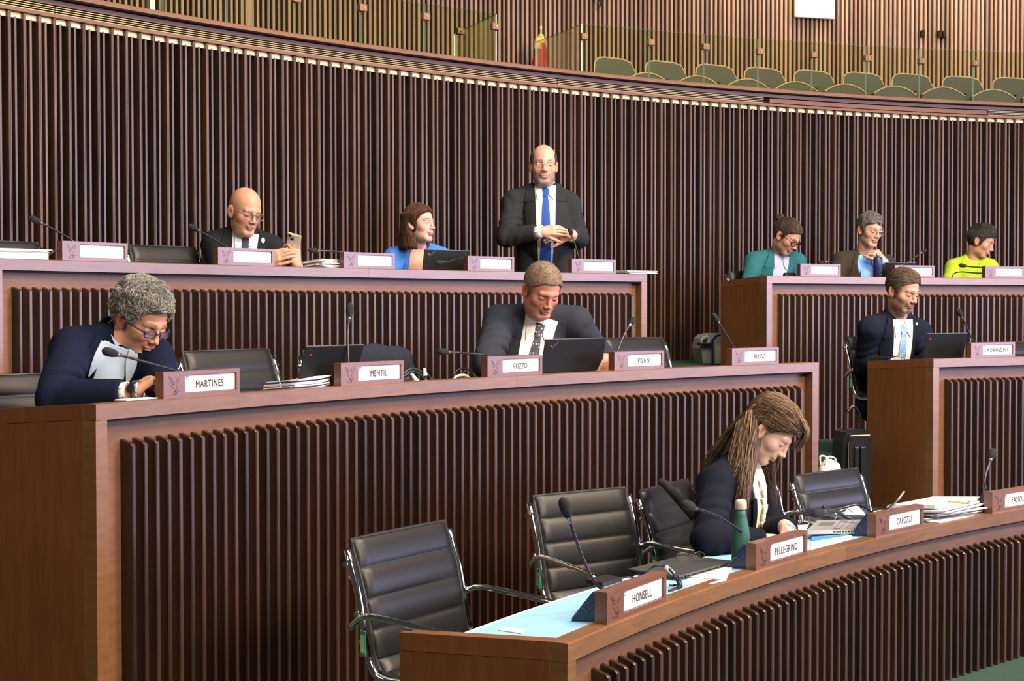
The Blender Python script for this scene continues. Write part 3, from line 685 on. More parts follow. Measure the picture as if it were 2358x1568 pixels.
# ------------------------------------------------------------------ things on the benches
def wt(R, L, d, depth=.5): return L-.004-.032*(d-.062)/(depth-.162)
def onwt(u, v, R, L):                            # the point of the sloping worktop seen at (u, v)
    d = .2
    for _ in range(6):
        p = atz(u, v, wt(R, L, d)); d = rad(p)-R
    return p
LAP_BLACK = plain('laptop_black', (.007, .008, .010), .6, spec=.2); LAP_EDGE = plain('laptop_edge', (.22, .23, .24), .4, .5)
RED_LED = glow('red_led', (1.0, .02, .03), 4.0); LAP_SCREEN = plain('laptop_screen', (.01, .01, .012), .12)
LAP_LOGO = plain('lid_logo', (.05, .055, .065), .4)
SILVER = plain('laptop_silver', (.50, .51, .53), .35, .6); KEY = plain('laptop_key', (.10, .10, .11), .5)
def laptop(R, L, ul, ur, v, dr, h, lean, label, led=True, mark=False):
    a0, a1 = ang(at(ul, v, R+dr)), ang(at(ur, v, R+dr)); p0, p1 = pol(R+dr, a0, 0), pol(R+dr, a1, 0)
    w = np.linalg.norm(p1-p0); m = .5*(p0+p1); am = .5*(a0+a1)
    z = wt(R, L, dr)+.004
    e = empty('laptop', (m[0], m[1], z-.004), -am, label, 'laptop', 'open laptops seen from behind')
    sl = math.atan(.032/.34)
    Mb = Matrix.Translation((0, 0, .0)) @ Matrix.Rotation(-sl, 4, 'X')
    b = G().bbox(-w/2, w/2, .004, .25, .0, .013, .002, M=Mb).obj('base', LAP_BLACK, e)
    gk = G()
    for i in range(5):
        for j in range(13): gk.box(-w*.43+j*w*.067, -w*.43+j*w*.067+w*.055, .035+i*.02, .051+i*.02, .013, .0145, M=Mb)
    k = gk.obj('keyboard', KEY, b); k['kind'] = 'stuff'
    G().box(-.05, .05, .16, .225, .0128, .0134, M=Mb).obj('trackpad', LAP_EDGE, b)
    Ml = Matrix.Translation((0, .004, .010)) @ Matrix.Rotation(lean, 4, 'X')
    l = G().bbox(-w/2, w/2, -.007, 0, 0, h, .0025, M=Ml).obj('lid', LAP_BLACK, e)
    G().box(-w/2+.002, w/2-.002, -.006, -.0005, h-.001, h+.0012, M=Ml).obj('lid_edge', LAP_EDGE, l)
    G().box(-w*.46, w*.46, 0, .0006, .015, h*.94, M=Ml).obj('screen', LAP_SCREEN, l)
    if led:
        G().lathe([(.0032, 0), (.0028, .0012)], 8, M=Ml @ Matrix.Translation((-w*.40, -.007, h*.80)) @ Matrix.Rotation(math.pi/2, 4, 'X')).obj('red_led', RED_LED, l)
    if mark:
        Mt = Ml @ Matrix.Translation((-w*.335, -.0071, h*.83)) @ Matrix.Rotation(-math.radians(38), 4, 'Y')
        gm = G()
        for q in range(5): gm.box(-.026+q*.0115, -.019+q*.0115, -.0006, 0, -.005, .005, M=Mt)
        gm.obj('lid_mark', LAP_LOGO, l)
    return e
laptop(R2, L2, 681, 815, 870, .19, .185, .34, 'open black laptop with a red light behind the second name block, middle row')
laptop(R2, L2, 1244, 1384, 850, .20, .178, .20, 'large open black laptop with a red light before the grey-suited man', mark=True)
laptop(R2, L2, 2123, 2216, 820, .22, .172, .26, 'open black laptop right of the bearded man')
laptop(R3, L3, 972, 1078, 618, .22, .150, .16, 'open black laptop before the woman in blue, back row', mark=True)
laptop(R3, L3, 2036, 2106, 636, .22, .135, .16, 'open black laptop right of the navy bottle', led=False)

def sheets(name, p, rz, w, d, n, label, cat, group=None, th=.0022, jit=.02, mat=None, slope=0.0, curl=0.0):
    """pile of n sheets whose lowest lies at p"""
    e = empty(name, p, rz, label, cat, group); rr = random.Random(int(abs(p[0]*1000))+n)
    for i in range(n):
        jx, jy, jr = (rr.uniform(-jit, jit), rr.uniform(-jit, jit), rr.uniform(-jit, jit)*6) if i else (0, 0, 0)
        M = Matrix.Translation((jx, jy, .0008+i*th)) @ Matrix.Rotation(jr, 4, 'Z')
        N = 8; V = []; c = curl*(.4+.6*rr.random())
        for k in range(N+1):
            x = -w/2+w*k/N; zc = c*(max(0, k/N-.45)**2)*1.6+c*.5*(max(0, .35-k/N)**2)
            for y in (-d/2, d/2):
                for zz in (0, th*.8): V.append(tuple(M @ Vector((x, y, -slope*(y+d/2)+zc+zz))))
        F = []
        for k in range(N):
            a = k*4; F += [(a, a+4, a+6, a+2), (a+1, a+3, a+7, a+5), (a, a+1, a+5, a+4), (a+2, a+6, a+7, a+3)]
        F += [(0, 2, 3, 1), (N*4, N*4+1, N*4+3, N*4+2)]
        put('sheet', mesh('sheet', V, F, (mat[i % len(mat)] if isinstance(mat, list) else mat) or WHITE), e)
    return e
GREYP = plain('grey_paper', (.42, .42, .44), .8); BLUEP = plain('blue_cover', (.05, .09, .30), .5)
SL = .094
def place(R, L, a, dr, dz=0.0): return pol(R+dr, a, wt(R, L, dr)+dz)
a = ang(at(45, 592, R3+.12))
e = empty('book_stack', place(R3, L3, a, .14, .004), -a-.1, 'thick white book under loose papers at the left end of the back row', 'books')
G().bbox(-.19, .125, -.08, .10, 0, .042, .002).obj('book_block', WHITE, e); G().box(-.195, .13, -.084, .105, -.003, 0).box(-.195, .13, -.084, .105, .042, .045).obj('cover', GREYP, e)
o = G()
for i in range(3): o.box(-.19+.01*i, .12+.012*i, -.085, .09, .047+i*.004, .050+i*.004)
o.obj('loose_sheets', WHITE, e)
a = ang(at(765, 612, R3+.12)); sheets('paper_pile', place(R3, L3, a, .17), -a+.15, .28, .20, 9, 'sloping pile of loose papers between bald man and woman in blue', 'papers', th=.0075, jit=.022, mat=[WHITE, WHITE, GREYP], slope=SL, curl=.02)
a = ang(at(1203, 620, R3+.06)); sheets('paper_sheet', pol(R3+.12, a, L3-.006), -a, .10, .07, 2, 'small white paper before the standing man on the ledge', 'paper', slope=SL)
q = at(1475, 632, R3+.03); a = ang(q); sheets('paper_pile', pol(R3+.07, a, L3+.0015), -a+.12, .30, .14, 7, 'white papers hanging over the right end of the long back bench', 'papers', th=.0030, jit=.014, mat=[WHITE, GREYP, WHITE])
a = ang(at(2158, 637, R3+.1)); sheets('paper_sheet', place(R3, L3, a, .16), -a, .11, .08, 2, 'dark edged paper right of the name block behind the bearded man', 'paper', mat=[GREYP, WHITE], slope=SL)
a = ang(at(692, 887, R2+.12)); sheets('paper_pile', place(R2, L2, a, .15), -a+.1, .25, .16, 8, 'white papers with blue covers left of the second name block, middle row', 'papers', th=.0062, jit=.016, mat=[WHITE, WHITE, BLUEP, WHITE], slope=SL, curl=.02)
a = ang(at(322, 916, R2+.03)); sheets('paper_sheet', pol(R2+.05, a, L2+.001), -a, .15, .06, 2, 'thin white paper on the ledge under the wrist watch', 'paper', jit=.008)

# water bottles
def bottle(p, prof, mats, label):
    e = empty('water_bottle', p, 0, label, 'bottle')
    for nm, pr, m in prof: G().lathe(pr, 28).obj(nm, m, e, smooth=True)
    return e
q = onwt(1791, 1300, R1, L1); a = ang(q); rb = R1+.16; pb = pol(rb, a, wt(R1, L1, .16)); top = at(1788, 1133, rb)[2]-pb[2]; k = top/.270
GREEN = plain('green_powder_coat', (.012, .085, .070), .55, bump=.15, bscale=600); CAPG = plain('grey_cap', (.42, .40, .37), .5)
b1_ = bottle(pb, [('body', [(r*k*1.03, z*k) for r, z in ((.033, 0), (.0365, .004), (.0375, .012), (.0375, .095), (.0365, .125), (.032, .158), (.0255, .188), (.0225, .205), (.0220, .228))], GREEN),
            ('cap', [(r*k*1.03, z*k) for r, z in ((.0235, .2285), (.0240, .232), (.0240, .252), (.0225, .262), (.017, .268), (.008, .270))], CAPG)], None, 'dark green metal bottle with a grey domed cap, front bench')
q = at(2027, 637, R3+.12); a = ang(q); pb = pol(R3+.15, a, wt(R3, L3, .15)); top = at(2027, 585, R3+.15)[2]-pb[2]
NAVY = plain('navy_coat', (.010, .016, .085), .4)
b2_ = bottle(pb, [('body', [(.030, 0), (.036, .003), (.0365, top*.80), (.034, top*.84), (.026, top*.88)], NAVY), ('cap', [(.019, top*.88), (.019, top*.98), (.014, top*1.0)], plain('steel_cap', (.5, .45, .38), .3, .8))], None, 'navy blue steel bottle before the man in the brown jacket')
gm = G()
for i in range(6):
    t = 2.6+i*0; z = top*(.16+.095*i)
    for j in range(3): gm.box(.0368*math.cos(-1.15)-.004+.003*j, .0368*math.cos(-1.15)-.002+.003*j, -.0372*math.sin(1.15)-.0008-.0004*j, -.0366*math.sin(1.15), z+.004*(j % 2), z+.009+.003*(j % 2))
gm.obj('embossed_mark', plain('navy_print', (.06, .08, .22), .4), b2_)

# navy consoles leaning behind the front row name blocks
def console(a, label):
    e = empty('voting_console', pol(R1+.012, a, L1-.006), -(a+.5*PWD/R1), label, 'console', 'navy consoles behind the front row name blocks')
    P = [(.060, .0), (.062, .088), (.070, .091), (.142, .004), (.142, -.010), (.060, -.002)]
    V = [(x, y, z) for x in (.035, .36) for y, z in P]; n = len(P)
    G().add(V, [tuple(range(n-1, -1, -1)), tuple(range(n, 2*n))]+[(i, (i+1) % n, n+(i+1) % n, n+i) for i in range(n)]).obj('housing', NAVY_PL, e)
    G().tube([(.033, .137, .001), (.033, .108, .036), (.033, .098, .040), (.033, .086, .028), (.033, .064, .052)], .0028, 6).obj('edge_rib', plain('navy_rib', (.06, .10, .26), .3), e)
    M = Matrix.Translation((0, .0705, .0915)) @ Matrix.Rotation(-math.atan2(.087, .072), 4, 'X')
    G().box(.05, .345, .006, .105, 0, .0012, M=M).obj('screen', LAP_SCREEN, e)
    return e
for a, lb in ((-1.0221, 'navy wedge console behind the leftmost front row name block'), (-.9123, 'navy wedge console left of the green bottle'), (-.8127, 'navy wedge console at the right of the silver laptop'), (-.7103, 'navy wedge console beside the big paper pile')): console(a, lb)

# quad slabs laid on the front worktop
def slab(name, mat, corners, th, label=None, cat=None, dz=.001, parent=None, nm='body', dzs=None):
    P = [onwt(u, v, R1, L1) for u, v in corners]; c = sum(P)/4
    if parent is None: e = empty(name, c, 0, label, cat)
    else: e = parent
    V = [p+np.array([0, 0, dz]) for p in P]+[p+np.array([0, 0, dz+th]) for p in P]
    G().add(V, [(3, 2, 1, 0), (4, 5, 6, 7), (0, 1, 5, 4), (1, 2, 6, 5), (2, 3, 7, 6), (3, 0, 4, 7)]).obj(nm, mat, e, True)
    return e, V
e, V = slab('closed_laptop', plain('laptop_grey', (.035, .036, .040), .45), [(1444, 1322), (1571, 1290), (1688, 1303), (1563, 1338)], .008, 'closed dark grey laptop with spectacles lying on it', 'laptop', dz=.0, nm='base')
lt = [p+np.array([0, 0, .011]) for p in V[:4]]; lt2 = [p+np.array([0, 0, .019]) for p in V[:4]]
G().add(lt+lt2, [(3, 2, 1, 0), (4, 5, 6, 7), (0, 1, 5, 4), (1, 2, 6, 5), (2, 3, 7, 6), (3, 0, 4, 7)]).obj('lid', plain('laptop_grey_lid', (.045, .046, .050), .42, var=.1, bscale=80), e, True)
zl = lt2[0][2]
for t in (.12, .88):
    q = (1-t)*V[3]+t*V[2]; G().lathe([(.006, -.004), (.006, .014)], 8, M=Matrix.Translation(Vector(q))).obj('hinge', BLACK, e, True)
# spectacles on the lid
c = atz(1590, 1294, zl+.003); gdir = atz(1630, 1292, zl)-atz(1550, 1297, zl); gdir /= np.linalg.norm(gdir); gn = np.array([-gdir[1], gdir[0], 0])
sp = empty('spectacles', c, math.atan2(gdir[1], gdir[0]), 'thin wire spectacles lying folded on the closed laptop', 'glasses')
WIRE = plain('wire_rim', (.20, .19, .18), .3, .9); LENS = glass('clear_lens', (.94, .95, .96), -.55)
for sx in (-1, 1):
    rim = [(sx*.034+.026*math.cos(t), .002, .019+.017*math.sin(t)) for t in np.linspace(0, 2*math.pi, 18)]
    r = G().tube(rim, .0011, 6, caps=False).obj('rim', WIRE, sp)
    G().add([(x, y, z) for x, y, z in rim[:-1]], [tuple(range(17))]).obj('lens', LENS, r)
    G().tube(bez([(sx*.060, .002, .026), (sx*.055, .012, .012), (sx*.0, .028+.008*sx, .004), (-sx*.045, .030+.010*sx, .002)], 14), .0011, 6).obj('temple', WIRE, sp)
G().tube(bez([(-.009, .002, .022), (0, .002, .027), (.009, .002, .022)], 8), .001, 6).obj('bridge', WIRE, sp)
# docking box and its leads
e, V = slab('docking_box', BLACK, [(1348, 1343), (1395, 1333), (1432, 1339), (1388, 1353)], .015, 'small black docking box with cables, left on the front worktop', 'device')
def cable(pts, r, label, mat=None, extra=None, name='cable'):
    e = empty(name, pts[0], 0, label, 'cable'); G().tube(bez(pts, 30), r, 7).obj('lead', mat or BLACK, e, True, True)
    for nm, p, q, rr, m in (extra or []): G().tube([p, q], rr, 8).obj(nm, m, e, True, True)
    return e
W_ = lambda u, v, dz: onwt(u, v, R1, L1)+np.array([0, 0, dz])
W2 = lambda u, v, d: at(u, v, R1+d)
cable([W_(1425, 1340, .012), W_(1452, 1336, .012), W_(1470, 1340, .006), W_(1500, 1348, .006)], .0035, 'black lead running from the docking box to the right')
pz = W2(1545, 1312, .13); py = W2(1532, 1304, .14)
cable([W_(1482, 1338, .008), W2(1500, 1308, .20), W2(1528, 1303, .16), W2(1548, 1318, .12), W2(1561, 1342, .10), W_(1564, 1358, .006)], .0045, 'charger cable with a white tag arching over the name block', None,
      [('white_tag', W2(1533, 1305, .15), W2(1550, 1321, .12), .008, WHITE_PL), ('plug', W2(1562, 1336, .10), W_(1566, 1356, .006), .0095, BLACK)])
cable([W_(1540, 1352, .006), W_(1553, 1351, .006), W_(1562, 1356, .006), W_(1545, 1363, .006), W_(1538, 1364, .006)], .004, 'short black cable looped beside the first front name block')
slab('paper_sheet', WHITE, [(1576, 1330), (1600, 1313), (1690, 1302), (1670, 1338)], .003, 'white sheets between the closed laptop and the second console', 'paper')
slab('note_pad', plain('pale_violet_paper', (.55, .55, .75), .6), [(1570, 1345), (1590, 1331), (1672, 1338), (1640, 1345)], .001, 'pale violet folder lying under the white sheets', 'folder', dz=.0004)
slab('paper_sheet', WHITE, [(1146, 1452), (1158, 1446), (1208, 1452), (1200, 1460)], .002, 'scrap of white paper at the left end of the blue worktop', 'paper')
# silver laptop, side on, with folders under it
sl_ = [(1866, 1264), (1885, 1232), (1996, 1226), (1975, 1256)]
slab('folder', plain('blue_folder', (.05, .25, .62), .4), [(1868, 1246), (1876, 1229), (1988, 1222), (1966, 1234)], .010, 'blue folders under the silver laptop', 'folder')
slab('paper_sheet', WHITE, [(1866, 1268), (1868, 1250), (1962, 1234), (1957, 1244)], .003, 'white sheet under the blue folders, right of the green bottle', 'paper')
BASEZ = .020
P = [atz(u, v, wt(R1, L1, .22)+.036) for u, v in ((1857, 1221), (1882, 1198), (2022, 1196), (2004, 1219))]
e = empty('laptop', sum(P)/4-np.array([0, 0, .03]), 0, 'silver laptop turned side on before the long haired woman', 'laptop')
V = [p-np.array([0, 0, .018]) for p in P]+P
G().add(V, [(3, 2, 1, 0), (4, 5, 6, 7), (0, 1, 5, 4), (1, 2, 6, 5), (2, 3, 7, 6), (3, 0, 4, 7)]).obj('base', SILVER, e, True)
def uvp(s, t, dz=.0008): return (1-s)*(1-t)*P[0]+(1-s)*t*P[1]+s*t*P[2]+s*(1-t)*P[3]+np.array([0, 0, dz])
def patch(s0, s1, t0, t1, name, mat, par, dz=.0008):
    return G().add([uvp(s0, t0, dz), uvp(s1, t0, dz), uvp(s1, t1, dz), uvp(s0, t1, dz), uvp(s0, t0, 0), uvp(s1, t0, 0), uvp(s1, t1, 0), uvp(s0, t1, 0)], [(0, 1, 2, 3), (0, 4, 5, 1), (1, 5, 6, 2), (2, 6, 7, 3), (3, 7, 4, 0)]).obj(name, mat, par, True)
patch(.10, .34, .36, .72, 'trackpad', plain('trackpad', (.12, .12, .13), .4), e)
for i in range(5):
    for j in range(9): patch(.42+i*.098, .42+i*.098+.082, .06+j*.100, .06+j*.100+.083, 'key', SILVER if (i+j) % 7 else KEY, e, .0016)
patch(.405, .93, .035, .985, 'key_well', KEY, e, .0006)
gq = G()
for i in range(9):
    a_, b_ = V[0]+(V[3]-V[0])*(.42+.045*i), V[0]+(V[3]-V[0])*(.42+.045*i+.032)
    o_ = np.array([0, 0, .006]); o2 = np.array([0, 0, .012]); n_ = (V[0]-V[1]); n_ = n_/np.linalg.norm(n_)*.0008
    gq.add([a_+o_+n_, b_+o_+n_, b_+o2+n_, a_+o2+n_], [(0, 1, 2, 3)])
gq.obj('side_vent', BLACK, e, True)
h0, h1 = P[3], P[2]; tdir = .5*((P[3]-P[0])/np.linalg.norm(P[3]-P[0])+(P[2]-P[1])/np.linalg.norm(P[2]-P[1])); tdir[2] = 0; tdir /= np.linalg.norm(tdir)
tgt = at(2097, 1113, rad(P[2])+.03); up = tgt-.5*(h0+h1); 
ax = (h1-h0)/np.linalg.norm(h1-h0); up = up-ax*up.dot(ax); nn = np.cross(ax, up); nn = nn/np.linalg.norm(nn)*.0035
V = [h0-nn, h0+nn, h1+nn, h1-nn, h0+up-nn, h0+up+nn, h1+up+nn, h1+up-nn]
G().add(V, [(0, 1, 2, 3), (7, 6, 5, 4), (0, 4, 5, 1), (1, 5, 6, 2), (2, 6, 7, 3), (3, 7, 4, 0)]).obj('lid', SILVER, e, True)
sgn = 1 if np.dot(nn, np.cross(ax, up)) > 0 else -1
for sg in (1, -1):
    n2 = nn*sg*1.15
    if np.dot(n2, tdir) < 0:
        V = [h0+up*.06+n2, h1+up*.06+n2, h1+up*.95+n2, h0+up*.95+n2]; c_ = sum(V)/4; V = [c_+(v-c_)*.95 for v in V]
        G().add(V, [(0, 1, 2, 3)]).obj('screen', LAP_SCREEN, e, True)
# headset leads, tissue
cable([W2(1895, 1168, .36), W2(1930, 1180, .33), W2(1945, 1190, .32), W2(1962, 1196, .30)], .008, 'black thick lead lying behind the silver laptop')
cable([W2(1922, 1196, .34), W2(1932, 1178, .34), W2(1950, 1172, .33), W2(1962, 1180, .32)], .003, 'thin grey lead curling behind the silver laptop', GREY_MET)
q = onwt(1958, 1190, R1, L1); e = empty('tissue', q, .3, 'crumpled white tissue behind the silver laptop', 'tissue')
rr = random.Random(5); V = []; F = []
for i in range(6):
    for j in range(6): V.append(((i-2.5)*.026+rr.uniform(-.008, .008), (j-2.5)*.022+rr.uniform(-.008, .008), .006+max(0, .058-.03*(abs(i-3.4)+abs(j-2.5))*.7)+rr.uniform(0, .014)))
F = [(i*6+j, i*6+j+1, (i+1)*6+j+1, (i+1)*6+j) for i in range(5) for j in range(5)]
put('fold', mesh('fold', V, F, plain('tissue_white', (.72, .70, .80), .8)), e)
# big pile of paper with a pencil
q = onwt(2170, 1192, R1, L1); a = ang(q)
e = sheets('paper_pile', pol(R1+.19, a+.004, wt(R1, L1, .07)), -a, .40, .24, 12, 'tall untidy pile of white papers at the right of the front bench', 'papers', th=.0058, jit=.026, mat=[WHITE, WHITE, WHITE, GREYP], slope=SL, curl=.012)
q2 = onwt(2258, 1160, R1, L1); a2 = ang(q2); sheets('paper_pile', pol(R1+.27, a2-.008, wt(R1, L1, .2)), -a2+.2, .26, .16, 5, 'second smaller pile of papers behind the console at the right', 'papers', th=.007, jit=.015, slope=SL)
q3 = onwt(2150, 1200, R1, L1); a3 = ang(q3)
sheets('newspaper', pol(R1+.09, a-.004, wt(R1, L1, .06)), -a-.05, .36, .10, 3, 'grey printed pages sticking out under the paper pile', 'paper', th=.003, mat=[WHITE, GREYP, plain('dark_print', (.10, .10, .11), .8)], slope=.0)
pc = at(2206, 1157, R1+.2); pd = pol(1, 0, 0)*0+np.array([math.cos(-a), math.sin(-a), 0.]); 
zp = wt(R1, L1, .07)+12*.0058+.006
pA = atz(2180, 1155, zp); pB = atz(2232, 1160, zp); pe = empty('pencil', .5*(pA+pB), 0, 'yellow pencil lying on the tall pile of papers', 'pencil')
dd = (pB-pA)/np.linalg.norm(pB-pA); pA2 = pA+dd*.016
G().tube([pA2, pB], .0042, 6).obj('shaft', plain('pencil_yellow', (.62, .36, .07), .4), pe, True); G().tube([pA, pA2], [.0008, .0042], 6).obj('tip', plain('pencil_tip', (.35, .25, .15), .7), pe, True)
# strap over the third chair
cable([at(1524, 1111, R1+.98), at(1536, 1120, R1+.85), at(1566, 1155, R1+.78), at(1598, 1192, R1+.72)], .019, 'broad black strap hanging over the sideways chair', BLACK_MAT, name='strap')
# cables on the middle bench
B2 = lambda u, v, d: at(u, v, R2+d)
ce = cable([B2(926, 862, .2), B2(945, 849, .2), B2(965, 853, .2), B2(985, 868, .2), B2(998, 884, .2)], .0055, 'bundle of black cables with white plugs right of the second name block')
for pts in ([(926, 868), (948, 855), (968, 862), (985, 884)], [(930, 876), (948, 866), (958, 872), (966, 886)], [(976, 858), (985, 862), (1000, 884)], [(976, 884), (979, 870), (978, 850)]):
    G().tube(bez([B2(u, v, .19) for u, v in pts], 16), .005, 6).obj('lead', BLACK, ce, True, True)
G().tube([B2(948, 861, .18), B2(960, 878, .18)], [.007, .012], 8).obj('white_plug', WHITE_PL, ce, True); G().tube([B2(977, 848, .19), B2(979, 864, .19)], [.006, .0115], 8).obj('white_plug', WHITE_PL, ce, True)
ce = cable([B2(1044, 874, .2), B2(1052, 853, .2), B2(1072, 848, .2), B2(1086, 858, .2), B2(1096, 872, .2)], .004, 'loop of black cable and pale coil left of the middle name block')
G().tube(bez([B2(1060, 868, .2), B2(1072, 853, .2), B2(1084, 852, .2), B2(1092, 866, .2)], 16), .003, 6).obj('lead', BLACK, ce, True, True)
G().tube(bez([B2(1044, 875, .18), B2(1052, 866, .18), B2(1070, 864, .18), B2(1082, 872, .18)], 16), .007, 6).obj('pale_coil', plain('pale_cable', (.55, .50, .44), .5), ce, True, True)
B3 = lambda u, v, d: at(u, v, R3+d)
cable([B3(108, 592, .2), B3(118, 582, .2), B3(132, 575, .2), B3(150, 574, .2)], .006, 'black lead between the books and the leftmost back row name block')
cable([B3(2192, 640, .2), B3(2198, 630, .2), B3(2215, 627, .2), B3(2240, 629, .2), B3(2275, 630, .2)], .005, 'thin black lead curving over the bench before the lime jacket')
# phone-sized black case before the man in teal
q = at(1822, 632, R3+.10); e = empty('glasses_case', pol(R3+.12, ang(q), L3-.006), -ang(q), 'small glossy black case before the man in the teal jacket', 'case')
G().bbox(-.055, .055, -.02, .022, 0, .034, .010).obj('shell', plain('glossy_black', (.01, .01, .01), .15), e); G().box(-.056, .056, -.021, .023, .016, .0175).obj('seam', GREY_MET, e)

# ------------------------------------------------------------------ bags
q = at(1629, 768, R3+1.05); a = ang(q); h = q[2]-F3; e = empty('backpack', pol(R3+1.1, a+.004, F3), -a-.2, 'grey backpack standing on the floor in the aisle', 'bag')
BAGG = plain('grey_canvas', (.30, .29, .27), .85, bump=.4, bscale=300); NAVYB = plain('navy_strap', (.015, .02, .05), .8)
poly = [(-.10, 0), (-.115, h*.5), (-.10, h*.82), (-.06, h*.95), (.0, h), (.14, h), (.18, h*.93), (.19, 0)]
G().prism(poly, -.09, .10).obj('body', BAGG, e)
G().prism([(-.03, 0), (-.03, h*.82), (.0, h*.93), (.03, h*.965), (.17, h*.96), (.185, h*.85), (.185, 0)], -.14, -.088).obj('front_panel', BAGG, e)
G().prism([(-.015, 0), (-.015, h*.62), (.18, h*.62), (.18, 0)], -.155, -.139).obj('front_pocket', plain('cream_canvas', (.62, .58, .42), .85), e)
G().tube([(-.035, -.142, .0), (-.035, -.142, h*.80), (-.005, -.142, h*.93), (.03, -.142, h*.965)], .008, 6).obj('zip', NAVYB, e)
G().bbox(-.155, -.02, -.135, -.09, h*.62, h*.70, .006).obj('side_strap', NAVYB, e)
G().tube(bez([(-.10, -.10, h*.60), (-.125, -.11, h*.76), (-.085, -.12, h*.90), (-.06, -.12, h*.80), (-.075, -.12, h*.64)], 16), .012, 6).obj('shoulder_strap', plain('pale_strap', (.48, .47, .45), .8), e)
q = at(1960, 988, R2+.45); a = ang(at(1962, 1000, R2+.45)); h = q[2]-ZST; e = empty('briefcase', pol(R2+.46, a, ZST), -a-.25, 'glossy black leather briefcase standing on the aisle step beside the bench end', 'bag'); e.scale = (.56, .85, 1)
LB = plain('glossy_leather', (.010, .010, .011), .25, spec=.6, bump=.2, bscale=120)
poly = [(-.17, 0), (-.18, h*.35), (-.165, h*.85), (-.13, h*.97), (-.08, h), (.12, h), (.17, h*.97), (.19, h*.8), (.19, 0)]
G().prism(poly, -.07, .09).obj('body', LB, e)
G().prism([(-.12, .01), (-.115, h*.80), (-.09, h*.90), (.16, h*.90), (.175, h*.8), (.175, .01)], -.105, -.069).obj('front_pocket', LB, e)
for x in (-.06, .02): G().bbox(x, x+.055, -.125, -.104, .02, h*.80, .008).obj('flap_strap', LB, e); G().box(x, x+.055, -.1265, -.1245, h*.785, h*.80).obj('strap_edge', GREY_MET, e)
G().tube(bez([(-.09, .0, h*.98), (-.07, 0, h*1.16), (.02, 0, h*1.27), (.11, 0, h*1.18), (.13, 0, h*.98)], 20), .011, 8).obj('handle', LB, e, smooth=True)
G().tube([(-.135, -.107, .02), (-.13, -.107, h*.82), (-.10, -.107, h*.93), (.15, -.107, h*.93)], .006, 6).obj('zip', plain('zip_metal', (.25, .22, .16), .35, .8), e)
q = at(1908, 1075, R2+.34); a = ang(q); e = empty('shopping_bag', pol(R2+.34, a, ZST), -a, 'white plastic bag slumped against the black briefcase', 'bag')
zt_ = at(1912, 1058, R2+.34)[2]-ZST
V = []; rr = random.Random(3); n = 22; prof = [(.075, 0), (.098, zt_*.12), (.095, zt_*.4), (.088, zt_*.7), (.066, zt_*.9), (.03, zt_*.99), (.004, zt_)]
for j, (r_, z_) in enumerate(prof):
    for k_ in range(n): t = 2*math.pi*k_/n; w = r_*(1+.10*math.sin(3*t+j*.9)+.07*math.sin(7*t-j*1.7)+rr.uniform(-.05, .05)); V.append((w*math.cos(t), w*.8*math.sin(t), z_+rr.uniform(-.008, .008)*(j > 0)))
F_ = [(j*n+k_, j*n+(k_+1) % n, (j+1)*n+(k_+1) % n, (j+1)*n+k_) for j in range(len(prof)-1) for k_ in range(n)]
put('bag_body', mesh('bag_body', V, F_, plain('white_bag', (.66, .64, .58), .5, bump=.8, bscale=30), True), e)
for sy in (-1, 1): G().tube(bez([(-.05, .02*sy, zt_*.88), (-.045, .03*sy, zt_*1.05), (.02, .035*sy, zt_*1.02), (.035, .02*sy, zt_*.88)], 14), .006, 6).obj('handle', plain('white_bag_handle', (.6, .58, .53), .5), e, smooth=True)

# ------------------------------------------------------------------ figures: smooth surfaces grown from blended volumes
def smin(a, b, k):
    h = np.clip(.5+.5*(b-a)/k, 0, 1); return b+(a-b)*h-k*h*(1-h)
def smax(a, b, k): return -smin(-a, -b, k)
def sd_ell(X, Y, Z, c, r):
    x, y, z = (X-c[0])/r[0], (Y-c[1])/r[1], (Z-c[2])/r[2]
    k0 = np.sqrt(x*x+y*y+z*z)+1e-9; k1 = np.sqrt((x/r[0])**2+(y/r[1])**2+(z/r[2])**2)+1e-9
    return k0*(k0-1)/k1
def sd_cone(X, Y, Z, a, b, ra, rb, fold=None):
    d = b-a; L2 = float(d@d)+1e-12; px, py, pz = X-a[0], Y-a[1], Z-a[2]
    h = np.clip((px*d[0]+py*d[1]+pz*d[2])/L2, 0, 1); qx, qy, qz = px-h*d[0], py-h*d[1], pz-h*d[2]
    r = ra+(rb-ra)*h
    if fold is not None:
        amp, fr, ph, hc = fold; n_ = np.sqrt(qx*qx+qy*qy+qz*qz)+1e-6; s = (qx*.6+qy*.5-qz*.6)/n_; s2 = (qx*.7-qy*.4+qz*.5)/n_
        r = r+amp*(np.abs(np.sin(h*fr+ph+1.9*s+.8*np.sin(2.3*s2+ph)))-.55)*(.15+np.exp(-((h-hc)/.36)**2))*(.55+.45*np.sin(1.7*s2+ph*2))
    return np.sqrt(qx*qx+qy*qy+qz*qz)-r
def axis(lo, hi, step, fine=()):
    """coordinates from lo to hi, refined to smaller steps inside the given intervals"""
    pts = [lo]; x = lo
    while x < hi:
        st = step
        for a, b, f in fine:
            if a-1e-6 <= x <= b: st = min(st, f)
            elif x < a < x+st: st = min(st, max(f, a-x))
        x += st; pts.append(x)
    return np.array(pts, dtype=np.float32)
